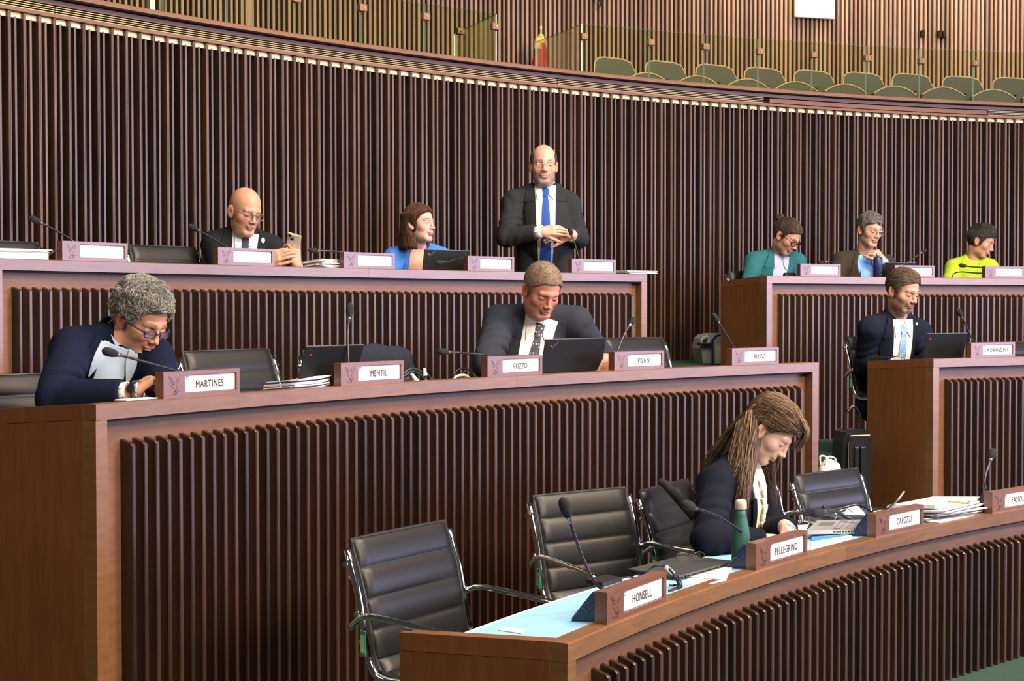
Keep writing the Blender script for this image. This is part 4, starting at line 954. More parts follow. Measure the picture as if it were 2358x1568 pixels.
class Field:
    def __init__(s, xs, ys, zs):
        s.ax = [np.asarray(a, np.float32) for a in (xs, ys, zs)]; s.F = np.full([len(a) for a in s.ax], .5, np.float32)
    def sl(s, lo, hi):
        out = []
        for a, l, h in zip(s.ax, lo, hi):
            i, j = np.searchsorted(a, l), np.searchsorted(a, h)
            if j-i < 1: return None
            out.append(slice(max(0, i-1), j+1))
        return tuple(out)
    def grid(s, q):
        return [s.ax[0][q[0]][:, None, None], s.ax[1][q[1]][None, :, None], s.ax[2][q[2]][None, None, :]]
    def op(s, fn, lo, hi, k=.01, sub=False):
        q = s.sl(np.asarray(lo)-k-.012, np.asarray(hi)+k+.012)
        if q is None: return
        d = fn(*s.grid(q)); f = s.F[q]
        s.F[q] = smax(f, -d, k) if sub else smin(f, d, k)
    def cone(s, a, b, ra, rb, k=.01, sub=False, fold=None):
        a, b = np.asarray(a, float), np.asarray(b, float); m = max(ra, rb)+(fold[0] if fold else 0)
        s.op(lambda X, Y, Z: sd_cone(X, Y, Z, a, b, ra, rb, fold), np.minimum(a, b)-m, np.maximum(a, b)+m, k, sub)
    def ell(s, c, r, Rm=None, k=.01, sub=False):
        c = np.asarray(c, float); r = np.asarray(r, float)
        if Rm is None: Rm = np.eye(3)
        ext = np.sqrt(((Rm*r[None, :])**2).sum(1))
        def fn(X, Y, Z):
            x, y, z = X-c[0], Y-c[1], Z-c[2]
            l = [Rm[0, i]*x+Rm[1, i]*y+Rm[2, i]*z for i in range(3)]
            return sd_ell(l[0], l[1], l[2], (0, 0, 0), r)
        s.op(fn, c-ext, c+ext, k, sub)
    def at(s, P):
        """field values at points P (n,3)"""
        idx = []; fr = []
        for d in range(3):
            a = s.ax[d]; i = np.clip(np.searchsorted(a, P[:, d])-1, 0, len(a)-2); idx.append(i); fr.append(np.clip((P[:, d]-a[i])/(a[i+1]-a[i]), 0, 1))
        v = 0
        for dx in (0, 1):
            for dy in (0, 1):
                for dz in (0, 1):
                    w = (fr[0] if dx else 1-fr[0])*(fr[1] if dy else 1-fr[1])*(fr[2] if dz else 1-fr[2])
                    v = v+w*s.F[idx[0]+dx, idx[1]+dy, idx[2]+dz]
        return v
    def surface(s):
        return nets(s.F, *s.ax)
def nets(F, xs, ys, zs):
    """naive surface nets on a rectilinear grid"""
    S = F < 0; nx, ny, nz = F.shape
    c = np.zeros((nx-1, ny-1, nz-1), np.int8)
    for i in (0, 1):
        for j in (0, 1):
            for k in (0, 1): c += S[i:nx-1+i, j:ny-1+j, k:nz-1+k]
    I, J, K = np.nonzero((c > 0) & (c < 8)); n = len(I)
    idx = np.full(c.shape, -1, np.int32); idx[I, J, K] = np.arange(n)
    acc = np.zeros((n, 3)); cnt = np.zeros(n); A = (xs, ys, zs)
    for ax in range(3):
        o = [d for d in range(3) if d != ax]
        for u in (0, 1):
            for v in (0, 1):
                off = [0, 0, 0]; off[o[0]] = u; off[o[1]] = v
                p0 = (I+off[0], J+off[1], K+off[2]); off[ax] = 1; p1 = (I+off[0], J+off[1], K+off[2])
                f0, f1 = F[p0], F[p1]; m = (f0 < 0) != (f1 < 0)
                t = np.where(m, f0/(f0-f1+1e-12), 0)
                for d in range(3):
                    a0, a1 = A[d][p0[d]], A[d][p1[d]]; acc[:, d] += np.where(m, a0+(a1-a0)*t, 0)
                cnt += m
    V = acc/cnt[:, None]; Q = []
    for ax in range(3):
        o = [d for d in range(3) if d != ax]
        sl0 = [slice(None)]*3; sl1 = [slice(None)]*3; sl0[ax] = slice(0, -1); sl1[ax] = slice(1, None)
        for d in o: sl0[d] = slice(1, -1); sl1[d] = slice(1, -1)
        a, b = S[tuple(sl0)], S[tuple(sl1)]; E = np.nonzero(a != b); flip = a[E]
        P = list(E)
        for d in o: P[d] = P[d]+1
        q = []
        for u, v in ((0, 0), (1, 0), (1, 1), (0, 1)):
            p = [P[0].copy(), P[1].copy(), P[2].copy()]; p[o[0]] -= u; p[o[1]] -= v; q.append(idx[p[0], p[1], p[2]])
        q = np.stack(q, 1); fl = flip if ax != 1 else ~flip
        q[~fl] = q[~fl][:, ::-1]; Q.append(q)
    return V.astype(np.float32), np.concatenate(Q).astype(np.int32)
def rot(yaw, pitch, roll):
    """columns: person's right, forward, up; yaw 0 faces the camera, positive turns to the right of the photo; pitch looks down"""
    y, p, r = (math.radians(t) for t in (yaw, pitch, roll))
    X = np.array([-math.cos(y), -math.sin(y), 0]); Y = np.array([math.sin(y), -math.cos(y), 0]); Z = np.array([0, 0, 1.])
    Y2 = Y*math.cos(p)-Z*math.sin(p); Z2 = Z*math.cos(p)+Y*math.sin(p)
    X3 = X*math.cos(r)+Z2*math.sin(r); Z3 = Z2*math.cos(r)-X*math.sin(r)
    return np.stack([X3, Y2, Z3], 1)
def noise3(P, f, seed=0):
    r = np.random.default_rng(seed); v = 0
    for i in range(6):
        d = r.normal(size=3); d /= np.linalg.norm(d); v = v+np.sin(P@(d*f*(.7+.25*i))+r.uniform(0, 6.28)+1.3*np.sin(P@(r.normal(size=3)*f*.4)))
    return v/6
# ---- head
def head_ops(fd, c, Rm, s, o):
    L = lambda x, y, z: c+Rm@(np.array([x, y, z])*s)
    def E(p, r, k=.012, sub=False, tilt=None):
        M = Rm if tilt is None else Rm@tilt
        fd.ell(L(*p), np.array(r)*s, M, k*s, sub)
    def C(a, b, ra, rb, k=.01, sub=False): fd.cone(L(*a), L(*b), ra*s, rb*s, k*s, sub)
    fat = o.get('fat', 0.0); jw = o.get('jaw', 0.0); fem = o.get('fem', False)
    E((0, -.012, .036), (.0765, .098, .089), .01)
    E((0, .028, -.030), (.0585+fat*.6, .062, .086), .022)
    E((0, .020, -.072), (.052+fat+jw, .052, .040), .02)
    C((-.016-jw*.4, .066, -.099), (.016+jw*.4, .066, -.099), .0185, .0185, .02)
    if fat > .004: E((0, .022, -.105), (.045+fat, .045, .028+fat), .02)
    for sx in (-1, 1):
        E((sx*.043, .050, -.024), (.022, .025, .024), .018)
        C((sx*.008, .0835, .024), (sx*.040, .0725, .022), .0105 if fem else .0125, .010, .012)
        E((sx*.0315, .094, .003), (.0175, .0165, .0125), None, False) if False else None
        E((sx*.032, .0985, .001), (.019, .020, .0135), .012, True)
        E((sx*.032, .0685, .0015), (.0175, .0165, .0150), .006)
    C((0, .084, .018), (0, .1035, -.026), .0085, .0105, .010)
    E((0, .1065, -.0305), (.0115, .0120, .0100), .006)
    for sx in (-1, 1): E((sx*.0125, .0965, -.0335), (.0090, .0115, .0080), .005)
    for sx in (-1, 1): E((sx*.0062, .1030, -.0415), (.0042, .0058, .0038), .003, True)
    E((0, .0815, -.052), (.026, .014, .016), .012)
    E((0, .0895, -.0605), (.0235, .0085, .0058), .005); E((0, .0875, -.0705), (.0205, .0090, .0068), .005)
    C((-.023, .0850, -.0672), (0, .0885, -.0652), .0014, .0016, .003, True); C((0, .0885, -.0652), (.023, .0850, -.0672), .0016, .0014, .003, True); C((-.012, .0965, -.0654), (.012, .0965, -.0654), .0016, .0016, .003, True)
    E((0, .0865, -.0815), (.020, .008, .005), .008, True)
    # eyelids and eye openings
    for sx in (-1, 1):
        op = o.get('eye', .35)
        if op > .2:
            E((sx*.0318, .0885, -.0005), (.0138, .011, .0058*op*1.35), .0016, True)
        E((sx*.0318, .0855, .0085), (.0165, .006, .0022), .004, True)
    # ears
    for sx in (-1, 1):
        t = np.array(Matrix.Rotation(sx*math.radians(24), 3, 'Z')@Matrix.Rotation(math.radians(12), 3, 'X'))
        E((sx*.0795, -.012, -.008), (.0080, .0195, .0340), .004, tilt=t)
        E((sx*.0745, -.007, -.030), (.0080, .010, .0120), .010, tilt=t)
        E((sx*.0885, -.006, -.004), (.0065, .0105, .0215), .004, True, tilt=t)
def eyeballs(par, c, Rm, s, o, look=(0, 0)):
    if o.get('eye', .35) <= .2: return
    for sx in (-1, 1):
        ctr = np.array([sx*.0318, .0705, .0005]); r = .0128; V = []; F = []; mi = []
        a = np.array([look[0], 1, look[1]]); a = a/np.linalg.norm(a); u = np.cross(a, [0, 0, 1.]); u /= np.linalg.norm(u); w = np.cross(u, a)
        T = [0, 14, 24, 26, 40, 60, 90, 130, 180]; n = 16
        for th in T:
            th = math.radians(th)
            for k in range(n):
                q = 2*math.pi*k/n; d = a*math.cos(th)+(u*math.cos(q)+w*math.sin(q))*math.sin(th); V.append(c+Rm@((ctr+d*r)*s))
        for i in range(len(T)-1):
            for k in range(n): F.append((i*n+k, i*n+(k+1) % n, (i+1)*n+(k+1) % n, (i+1)*n+k)); mi.append(0 if i == 0 else 1 if i < 3 else 2)
        me = mesh('eye', V, F, None, True, mats=[EYE_PUPIL, o.get('iris', EYE_IRIS), EYE_WHITE], midx=mi); put('eye', me, par, True)
EYE_PUPIL = plain('pupil', (.005, .005, .005), .1); EYE_IRIS = plain('brown_iris', (.05, .025, .012), .15); EYE_WHITE = plain('eye_white', (.62, .58, .56), .2); EYE_GREY = plain('grey_iris', (.10, .13, .15), .15)
def sm(x, a, b): t = np.clip((x-a)/(b-a), 0, 1); return t*t*(3-2*t)
def mixc(c, col, w): return c*(1-w[:, None])+np.array(col)[None, :]*w[:, None]
def skin_tint(P, o):
    """colours of the skin, lips, brows, shaved beard, painted shade in creases; P in head units"""
    x, y, z = P[:, 0], P[:, 1], P[:, 2]; ax = np.abs(x); sk = np.array(o.get('skin', (.62, .36, .26)))*.80
    c = np.tile(sk, (len(P), 1)); n = noise3(P, 90, 3)
    red = sk*np.array([1.04, .70, .66])
    front = sm(y, .02, .06)
    c = mixc(c, red, np.exp(-((ax-.042)/.020)**2-((z+.030)/.022)**2)*front*o.get('blush', .45))
    c = mixc(c, red, np.exp(-(x/.016)**2-((z+.030)/.016)**2)*sm(y, .085, .105)*.6)
    c = mixc(c, red*.95, sm(ax, .070, .078)*sm(-np.abs(z+.005), -.05, -.03)*.45)
    b = o.get('beard')
    if b:
        col, w, mou = b
        reg = sm(-z, .030, .055)*sm(y, -.03, .01)*(1-sm(-z, .135, .17))
        cheek = 1-np.exp(-((ax-.035)/.022)**2-((z+.035)/.018)**2)
        lip = 1-np.exp(-(x/.022)**4-((z+.0655)/.0125)**4)*sm(y, .07, .08)
        ww = np.clip(reg*cheek*lip*w*(1+.35*n), 0, 1)
        if mou: ww = np.maximum(ww, np.exp(-(x/.026)**4-((z+.049)/.0085)**4)*front*w*.9)
        if o.get('goatee'):
            gg = np.maximum(np.exp(-(x/.030)**4-((z+.092)/.024)**4), np.exp(-((ax-.030)/.009)**2-((z+.066)/.03)**2)); gg = np.maximum(gg, np.exp(-(x/.030)**4-((z+.050)/.008)**4))
            ww = np.maximum(ww*.55, np.clip(gg*front*lip*o['goatee'], 0, 1))
        c = mixc(c, col, ww)
    lipc = o.get('lips', (.46, .19, .16))
    c = mixc(c, lipc, np.exp(-(x/.0225)**4-((z+.0655)/.0105)**4)*sm(y, .078, .084)*.85)
    c = mixc(c, np.array(lipc)*.35, np.exp(-(x/.022)**4-((z+.0655)/.0016)**2)*sm(y, .076, .082)*.8)  # line between the lips darkened, shade put into the colour
    bc = o.get('brow', (.10, .06, .04)); arch = .0255+.004*np.cos((ax-.030)/.016)
    c = mixc(c, bc, np.exp(-((z-arch)/.0042)**2)*sm(ax, .010, .016)*(1-sm(ax, .044, .052))*sm(y, .05, .062)*o.get('browd', .95))
    # lash lines; lowered lids show them as a dark line under the lid
    e = o.get('eye', .35); zl = -.0068 if e <= .2 else None
    el = (ax-.0318)/.0145
    if zl is not None:
        c = mixc(c, (.03, .018, .014), np.exp(-((z-(zl+.0035*el*el))/.0027)**2)*np.exp(-el**6)*front*1.0)
        c = mixc(c, sk*np.array([.72, .55, .5]), np.exp(-((z-.002)/.006)**2)*np.exp(-el**4)*front*.35)
    else:
        r = ((ax-.0318)/.0140)**2+((z+.0005)/(.0060*e*1.35))**2
        c = mixc(c, (.04, .022, .018), np.exp(-((np.sqrt(r)-1.03)/.16)**2)*sm(z, -.004, .001)*front*.85)
        c = mixc(c, sk*np.array([.75, .55, .5]), np.exp(-((z+.011)/.004)**2)*np.exp(-el**4)*front*.3)
    c = mixc(c, sk*np.array([.62, .42, .38]), sm(-np.sqrt(((ax-.084)/.004)**2+((y+.006)/.010)**2+((z+.004)/.02)**2), -1.2, -.6)*.8)  # ear hollow darkened, its shade put into the skin colour
    h = o.get('scalp')                             # cropped hair growing on the head itself
    if h:
        col, fn, w = h; ww = fn(x, y, z)*(1+.3*n); keep = 1-sm(ax, .0745, .078)*sm(-np.abs(z+.006), -.044, -.036)*sm(y, -.035, -.028)
        c = mixc(c, col, np.clip(ww*w*keep, 0, 1))
    return c
# ---- hands
def hand_ops(fd, w, d, nrm, s, curl, side, spread=.10, thumb=(.55, .5), rec=None):
    """w wrist, d towards the knuckles, nrm out of the back of the hand; side +1: thumb on the +lat side"""
    d = np.asarray(d, float)/np.linalg.norm(d); nrm = np.asarray(nrm, float); nrm = nrm-d*nrm.dot(d); nrm /= np.linalg.norm(nrm); lat = np.cross(d, nrm)*side
    B = np.stack([lat, d, nrm], 1); P = lambda x, y, z: w+B@(np.array([x, y, z])*s)
    fd.cone(P(0, -.02, 0), P(0, .02, 0), .0265*s, .026*s, .012*s)
    for x in (-.026, -.009, .009, .026): fd.cone(P(x*.75, .018, 0), P(x*1.15, .082-.008*abs(x)/.026, .002), .0150*s, .0118*s, .010*s)
    fd.cone(P(.024, .022, -.008), P(.030, .050, -.010), .016*s, .013*s, .012*s)
    Ls = [(.040, .026, .020), (.045, .029, .021), (.041, .027, .020), (.032, .021, .018)]
    for i, x in enumerate((.031, .0105, -.0105, -.030)):
        c = curl[i] if hasattr(curl, '__len__') else curl
        p = np.array([x, .084-.008*abs(x)/.03-(.006 if i == 3 else 0), .001]); a = .12; sp = spread*(1.5-i)*.9
        r = (.0098, .0090, .0083, .0074) if i < 3 else (.0085, .0078, .0072, .0065)
        for j, l in enumerate(Ls[i]):
            a += c*(.75, 1.0, .75)[j]
            q = p+l*np.array([math.sin(sp)*math.cos(a), math.cos(sp)*math.cos(a), -math.sin(a)])
            fd.cone(P(*p), P(*q), r[j]*s, r[j+1]*s, .0022*s); p = q
    p = np.array([.030, .030, -.008]); t0, t1 = thumb; a = t0
    for j, (l, r0, r1) in enumerate(((.036, .0135, .0115), (.032, .0112, .0098), (.026, .0098, .0080))):
        q = p+l*np.array([math.sin(a)*.80, math.cos(a), -.35-.25*t1*j]); fd.cone(P(*p), P(*q), r0*s, r1*s, .004*s); p = q; a -= t1*.55
    return P
# ---- hair
def shell(X, Y, Z, t, c=(0, -.012, .036), r=(.0765, .098, .089)):
    return sd_ell(X, Y, Z, c, (r[0]+t, r[1]+t, r[2]+t))
def hairline(Y, Z, pts):
    ys = [p[0] for p in pts]; zs = [p[1] for p in pts]; return np.interp(Y, ys, zs)-Z
HL = [(-.13, -.085), (-.075, -.080), (-.040, -.045), (-.022, -.040), (-.018, .012), (.004, .018), (.010, -.012), (.022, -.006), (.030, .030), (.048, .046), (.060, .060), (.085, .078), (.12, .082)]
def hair_mesh(fn, lo, hi, step, c, Rm, s, cols, strands, name='hair', parent=None, mat=None, seed=1):
    """fn: volume in head units; strands: dict(n, flow(P), steps, len, r, wave, curl)"""
    xs, ys, zs = (np.arange(l, h+step, step, dtype=np.float32) for l, h in zip(lo, hi))
    F = np.broadcast_to(fn(xs[:, None, None], ys[None, :, None], zs[None, None, :]), (len(xs), len(ys), len(zs))).astype(np.float32)
    V, Q = nets(F, xs, ys, zs); r = np.random.default_rng(seed)
    cd, cl = np.array(cols[0]), np.array(cols[1])
    n = noise3(V*np.array([1, .35, .35]), 160, seed)*.5+.5; C = cd+(cl-cd)*(n*.55)[:, None]
    if strands:
        f1 = lambda P: fn(P[:, 0], P[:, 1], P[:, 2])
        def grad(P):
            e = .0015; g = np.stack([f1(P+np.eye(3)[i]*e)-f1(P-np.eye(3)[i]*e) for i in range(3)], 1); return g/(np.linalg.norm(g, axis=1)[:, None]+1e-9)
        N = strands['n']; tri = Q[r.integers(0, len(Q), N)]; P = V[tri].mean(1)+r.normal(size=(N, 3))*.001
        sel = strands.get('sel'); 
        if sel is not None: P = P[sel(P)]; N = len(P)
        st = strands['steps']; ln = strands['len']*r.uniform(.6, 1.25, N); pts = [P]; D = None
        off = strands.get('off', .001)+r.uniform(0, strands.get('lift', .002), N)
        ph = r.uniform(0, 6.28, N); fq = r.uniform(.7, 1.3, N); tilt = r.normal(size=(N, 3))*strands.get('mess', .15)
        base = P.copy()
        for k in range(st):
            g = grad(base); d = strands['flow'](base)+tilt; d = d-g*(d*g).sum(1)[:, None]*strands.get('hug', 1.0); d /= np.linalg.norm(d, axis=1)[:, None]+1e-9
            base = base+d*(ln/st)[:, None]; v = f1(base); base = base-g*(np.clip(v-off*(1+k/st*strands.get('rise', 0)), -.02, .02))[:, None]*strands.get('hug', 1.0)
            q = base
            cu = strands.get('curl', 0)
            if cu:
                b = np.cross(d, g); t = ph+fq*k*strands.get('freq', 1.4); q = base+cu*(b*np.cos(t)[:, None]+g*(np.sin(t)+.6)[:, None])
            pts.append(q)
        pts = np.stack(pts, 1); m = st+1; rr = strands['r']*r.uniform(.6, 1.2, N)
        tan = np.gradient(pts, axis=1); tan /= np.linalg.norm(tan, axis=2)[:, :, None]+1e-9
        up = np.where(np.abs(tan[:, :, 2:3]) < .9, np.array([0, 0, 1.])[None, None], np.array([1., 0, 0])[None, None]); A = np.cross(up, tan); A /= np.linalg.norm(A, axis=2)[:, :, None]+1e-9; Bv = np.cross(tan, A)
        w = rr[:, None]*(1-.75*np.linspace(0, 1, m)[None]**2); R3_ = []
        for q in (0, 2.094, 4.189): R3_.append(pts+w[:, :, None]*(A*math.cos(q)+Bv*math.sin(q)))
        VS = np.stack(R3_, 2).reshape(-1, 3); i0 = (np.arange(N)[:, None]*m+np.arange(m-1)[None])*3; o = len(V); fs = []
        for q in range(3): fs.append(np.stack([i0+q, i0+(q+1) % 3, i0+3+(q+1) % 3, i0+3+q], -1).reshape(-1, 4))
        Q = np.concatenate([Q, np.concatenate(fs)+o]); V = np.concatenate([V, VS]); tcol = r.uniform(0, 1, N)**1.2
        C = np.concatenate([C, np.repeat(cd+(cl-cd)*tcol[:, None], m*3, 0)])
    W = c+(V*s)@Rm.T
    return put(name, mesh(name, W, Q.astype(np.int32), mat or HAIR, True, cols=C), parent, True)
SKIN = tinted('skin', .48, .35, .12, .12, 500); HAIR = tinted('hair_strands', .55, .25); CLOTH_T = tinted('cloth_tint', .85, .15)
def cloth(name, col, bump=.35, sc=350, rough=.9, sheen=.0, var=.10): return plain(name, col, rough, spec=.12, bump=bump, bscale=sc, var=var)

# ------------------------------------------------------------------ people
SHIRT_W = cloth('white_shirt', (.74, .73, .72), .15, 200, .8, 0, .03)
def unit(v): v = np.asarray(v, float); return v/(np.linalg.norm(v)+1e-12)
def front_patch(name, fd, T, rows, off, th, mat, parent, nu=10, nv=26, smooth=True, back=False):
    """cloth lying on the chest: rows = [(z, x_left, x_right)] in torso coordinates; T = (N, X right, Y forward, Z up)"""
    N, X, Y, Z = T; rows = sorted(rows, key=lambda r: -r[0]); zs = [r[0] for r in rows][::-1]; x0 = [r[1] for r in rows][::-1]; x1 = [r[2] for r in rows][::-1]
    zz = np.linspace(rows[0][0], rows[-1][0], nv); a, b = np.interp(zz, zs, x0), np.interp(zz, zs, x1); t = np.linspace(0, 1, nu)
    gx = a[:, None]+(b-a)[:, None]*t[None]; gz = np.repeat(zz[:, None], nu, 1); P0 = N+gx.reshape(-1, 1)*X+gz.reshape(-1, 1)*Z
    sgn = -1 if back else 1; ys = np.linspace(.42, -.22, 129); best = np.full(len(P0), np.nan); prev = fd.at(P0+sgn*ys[0]*Y)
    for i in range(1, len(ys)):
        v = fd.at(P0+sgn*ys[i]*Y); m = np.isnan(best) & (v < 0) & (prev >= 0)
        best[m] = ys[i]+(ys[i-1]-ys[i])*(-v[m])/(prev[m]-v[m]+1e-9); prev = v
    B = best.reshape(nv, nu)
    for j in range(nu):
        col = B[:, j]; ok = ~np.isnan(col)
        B[:, j] = np.interp(np.arange(nv), np.arange(nv)[ok], col[ok]) if ok.any() else .1
    for _ in range(3):
        C = B.copy(); C[1:-1] = (B[:-2]+2*B[1:-1]+B[2:])/4; C[:, 1:-1] = (C[:, :-2]+2*C[:, 1:-1]+C[:, 2:])/4; B = C
    top = P0+sgn*(B.reshape(-1, 1)+off)*Y; bot = top-sgn*th*Y
    q = np.arange(nv*nu).reshape(nv, nu); F = []
    f1 = np.stack([q[:-1, :-1], q[:-1, 1:], q[1:, 1:], q[1:, :-1]], -1).reshape(-1, 4); n = nv*nu
    E_ = [(q[i, 0], q[i+1, 0]) for i in range(nv-1)]+[(q[i+1, -1], q[i, -1]) for i in range(nv-1)]+[(q[0, j+1], q[0, j]) for j in range(nu-1)]+[(q[-1, j], q[-1, j+1]) for j in range(nu-1)]
    f3 = np.array([(a_, b_, b_+n, a_+n) for a_, b_ in E_])
    Fs = np.concatenate([f1, f1[:, ::-1]+n, f3])
    o = put(name, mesh(name, np.concatenate([top, bot]), Fs.astype(np.int32), mat, True), parent, True)
    return smooth_by_angle(o, 50)
def band(name, c, ax, fwd, r0, r1, h, th, mat, parent, a0=0, a1=360, flare=0.0, n=28, tilt=0.0):
    """a strip of cloth round the neck; angles from the front, clockwise seen from above"""
    ax = unit(ax); fwd = unit(fwd-ax*np.dot(fwd, ax)); rt = np.cross(fwd, ax); V = []
    for i in range(n+1):
        a = math.radians(a0+(a1-a0)*i/n); d = fwd*math.cos(a)*r1+rt*math.sin(a)*r0; dn = unit(d); lift = ax*tilt*(-math.cos(a))
        for (q, z) in ((0, 0), (th, 0), (th+flare*.3, h*.55), (th+flare, h), (flare, h), (flare*.3, h*.55)): V.append(c+d+dn*q+ax*z+lift)
    F = [(i*6+k, (i+1)*6+k, (i+1)*6+(k+1) % 6, i*6+(k+1) % 6) for i in range(n) for k in range(6)]+[(5, 4, 3, 2, 1, 0), tuple(n*6+k for k in range(6))]
    return put(name, mesh(name, V, F, mat, True), parent, True)
def person(label, R, L, F, o):
    s = o['s']; k = o.get('k', 1.1)
    J = lambda key: at(o[key][0], o[key][1], R+o[key][2])
    c = J('head'); Rm = rot(*o['rot']); N, SR, SL = J('N'), J('SR'), J('SL'); ER, WR, EL, WL = J('ER'), J('WR'), J('EL'), J('WL')
    stand = o.get('stand', False)
    if 'hip' in o: H = J('hip')
    else:
        m = .5*(SR+SL); aH = ang(m); H = pol(R+o.get('hipr', .66), aH, F+.56)
    if stand: H = np.array([N[0], N[1], F+.86*k]); 
    Z = unit(N-H); X = unit(SR-SL); X = unit(X-Z*X.dot(Z)); Y = np.cross(Z, X); T = (N, X, Y, Z); TL_ = np.linalg.norm(N-H)
    sw = .5*np.linalg.norm(SR-SL); base = np.array([H[0], H[1], F])
    hands = o.get('hands', []); hp = [c]+[J(h['at']) for h in hands]
    # ---- jacket
    pts = np.stack([N, SR, SL, ER, WR, EL, WL, H]); lo, hi = pts.min(0)-.20, pts.max(0)+.20; st = .0085
    jf = Field(axis(lo[0], hi[0], st), axis(lo[1], hi[1], st), axis(lo[2], hi[2], st))
    B = np.stack([X, Y, Z], 1); P = lambda x, y, z: N+B@np.array([x, y, z])
    fat = o.get('girth', 0.0); dep = .118*k+fat*.6
    jf.ell(P(0, .012, -.20*k), (sw*.93+.01, dep, .235*k), B, .05)
    jf.ell(P(0, .020+fat*.5, -.42*TL_/.5), (sw*.80+fat, dep+.012+fat*.5, .24*k), B, .06)
    jf.ell(P(0, .0, -TL_-.01), (sw*.80+fat, dep+.02+fat*.4, .15*k), B, .06)
    for S, E_, W in ((SR, ER, WR), (SL, EL, WL)):
        tr = N+(S-N)*.22+Z*.022*k-Y*.012; jf.cone(tr, S+Z*.012*k, .058*k, .060*k, .045)
        jf.cone(P(0, -.035, -.07*k), S-Z*.02, .085*k, .070*k, .05)
    tor = Field(*jf.ax); tor.F = jf.F.copy()
    for i, (S, E_, W) in enumerate(((SR, ER, WR), (SL, EL, WL))):
        rs = o.get('sleeve', (.074, .060, .047)); d_ = unit(W-E_); We = W-d_*.030*k; jf.cone(S-Z*.012, E_, rs[0]*k, rs[1]*k, .030, fold=(.020*k, 15, i+.4, .86)); jf.cone(E_, We+d_*.03*k, rs[1]*k, rs[2]*k, .022, fold=(.016*k, 13, 2+i, .12))
        jf.op(lambda A_, B_, C_: np.maximum((We[0]-A_)*d_[0]+(We[1]-B_)*d_[1]+(We[2]-C_)*d_[2], np.sqrt((A_-We[0]-d_[0]*.055)**2+(B_-We[1]-d_[1]*.055)**2+(C_-We[2]-d_[2]*.055)**2)-.085*k), We-.14, We+.14, .004, True)
    nk = unit(c-N)
    jf.cone(N+Z*.055*k+nk*.02, N+nk*.22, .030*k, .075*k, .008, True)      # room for the neck
    V, Q = jf.surface()
    xl_ = np.abs((V-N)@X); wf_ = (sm(xl_, .15*k, .21*k)+(((V-N)@Y) < -.02))[:, None].clip(0, 1)
    V = V+ wf_*(np.stack([noise3(V, 26, 11), noise3(V, 30, 12), noise3(V, 28, 13)], 1)*.0030+(np.abs(noise3(V, 21, 17))[:, None]-.25)*Y[None]*.014).astype(np.float32)
    # ---- body: one surface from the crown to the fingertips
    fs = .00245*s; hs = .0034
    lo2 = np.minimum(lo, c-.17*s); hi2 = np.maximum(hi, c+.19*s); fine = []
    for d in range(3):
        f_ = [(c[d]-.135*s, c[d]+.145*s, fs)]
        for h in hands:
            w = J(h['at']); e_ = w+unit(h['dir'])*.09*k; f_.append((min(w[d], e_[d])-.085*k, max(w[d], e_[d])+.085*k, hs))
        fine.append(f_)
    bf = Field(*[axis(lo2[d], hi2[d], .016, fine[d]) for d in range(3)])
    bf.ell(P(0, .0, -.24*k), (sw*.78, .085*k, .24*k), B, .05); bf.ell(P(0, .0, -TL_*.8), (sw*.62, .085*k, .20*k), B, .05)
    nb = N+Z*.010; ht = c+Rm@(np.array([0, -.022, -.070])*s)
    bf.cone(nb-Z*.05-Y*.01, N+Z*.02, .075*k, .062*k, .03); bf.cone(nb, ht, (.0535+o.get('neck', 0))*s, (.0515+o.get('neck', 0))*s, .022)
    for S, E_, W in ((SR, ER, WR), (SL, EL, WL)):
        bf.cone(nb-Z*.06, S-Z*.03, .055*k, .050*k, .04); bf.cone(S-Z*.02, E_, .050*k, .040*k, .02); bf.cone(E_, W, .040*k, .0285*k, .015)
    head_ops(bf, c, Rm, s, o)
    for h in hands: hand_ops(bf, J(h['at']), h['dir'], h['nrm'], h.get('s', k), h['curl'], h['side'], h.get('spread', .08), h.get('thumb', (.75, .5)))
    BV, BQ = bf.surface(); pl = (BV-c)@Rm/s
    col = skin_tint(pl, o); far = np.linalg.norm(pl, axis=1) > .21
    col[far] = np.array(o.get('skin', (.62, .36, .26)))*.80*np.array(o.get('hand_tint', (1, 1, 1)))
    body = put('person', mesh('person', BV-base, BQ, SKIN, True, cols=col), loc=tuple(base))
    tag(body, label, 'person')
    eyeballs(body, c, Rm, s, o, o.get('look', (0, 0)))
    jk = put(o.get('outer', 'jacket'), mesh('jacket', V, Q, o['cloth'], True), body, True)
    # ---- trousers and shoes
    tf = Field(axis(base[0]-.62, base[0]+.62, .015), axis(base[1]-.62, base[1]+.62, .015), axis(F-.01, H[2]+.16, .015)); fw = unit(np.array([Y[0], Y[1], 0])) if stand else -pol(1, ang(H), 0)+np.array([CX, CY, 0])
    X2 = np.cross(fw, [0, 0, 1.]); shoes = []
    tf.ell(H+np.array([0, 0, -.02]), (.19*k, .15*k, .13*k), np.stack([X2, fw, [0, 0, 1]], 1), .04)
    for sx in (-1, 1):
        h0 = H+X2*sx*.09*k-np.array([0, 0, .03])
        kn = h0+fw*.04+X2*sx*.02-np.array([0, 0, .40*k]) if stand else np.array([*(h0+fw*.40*k+X2*sx*.01)[:2], F+.50])
        an = np.array([*(kn+fw*(-.02 if stand else -.12))[:2], F+.095])
        tf.cone(h0, kn, .088*k, .062*k, .03); tf.cone(kn, an, .062*k, .046*k, .02)
        sf = Field(axis(an[0]-.26, an[0]+.26, .011), axis(an[1]-.26, an[1]+.26, .011), axis(F-.012, F+.14, .009))
        sf.cone([*an[:2], F+.055], [*(an+fw*.10)[:2], F+.042], .042, .040, .02); sf.cone([*(an+fw*.10)[:2], F+.040], [*(an+fw*.17)[:2], F+.030], .040, .030, .02)
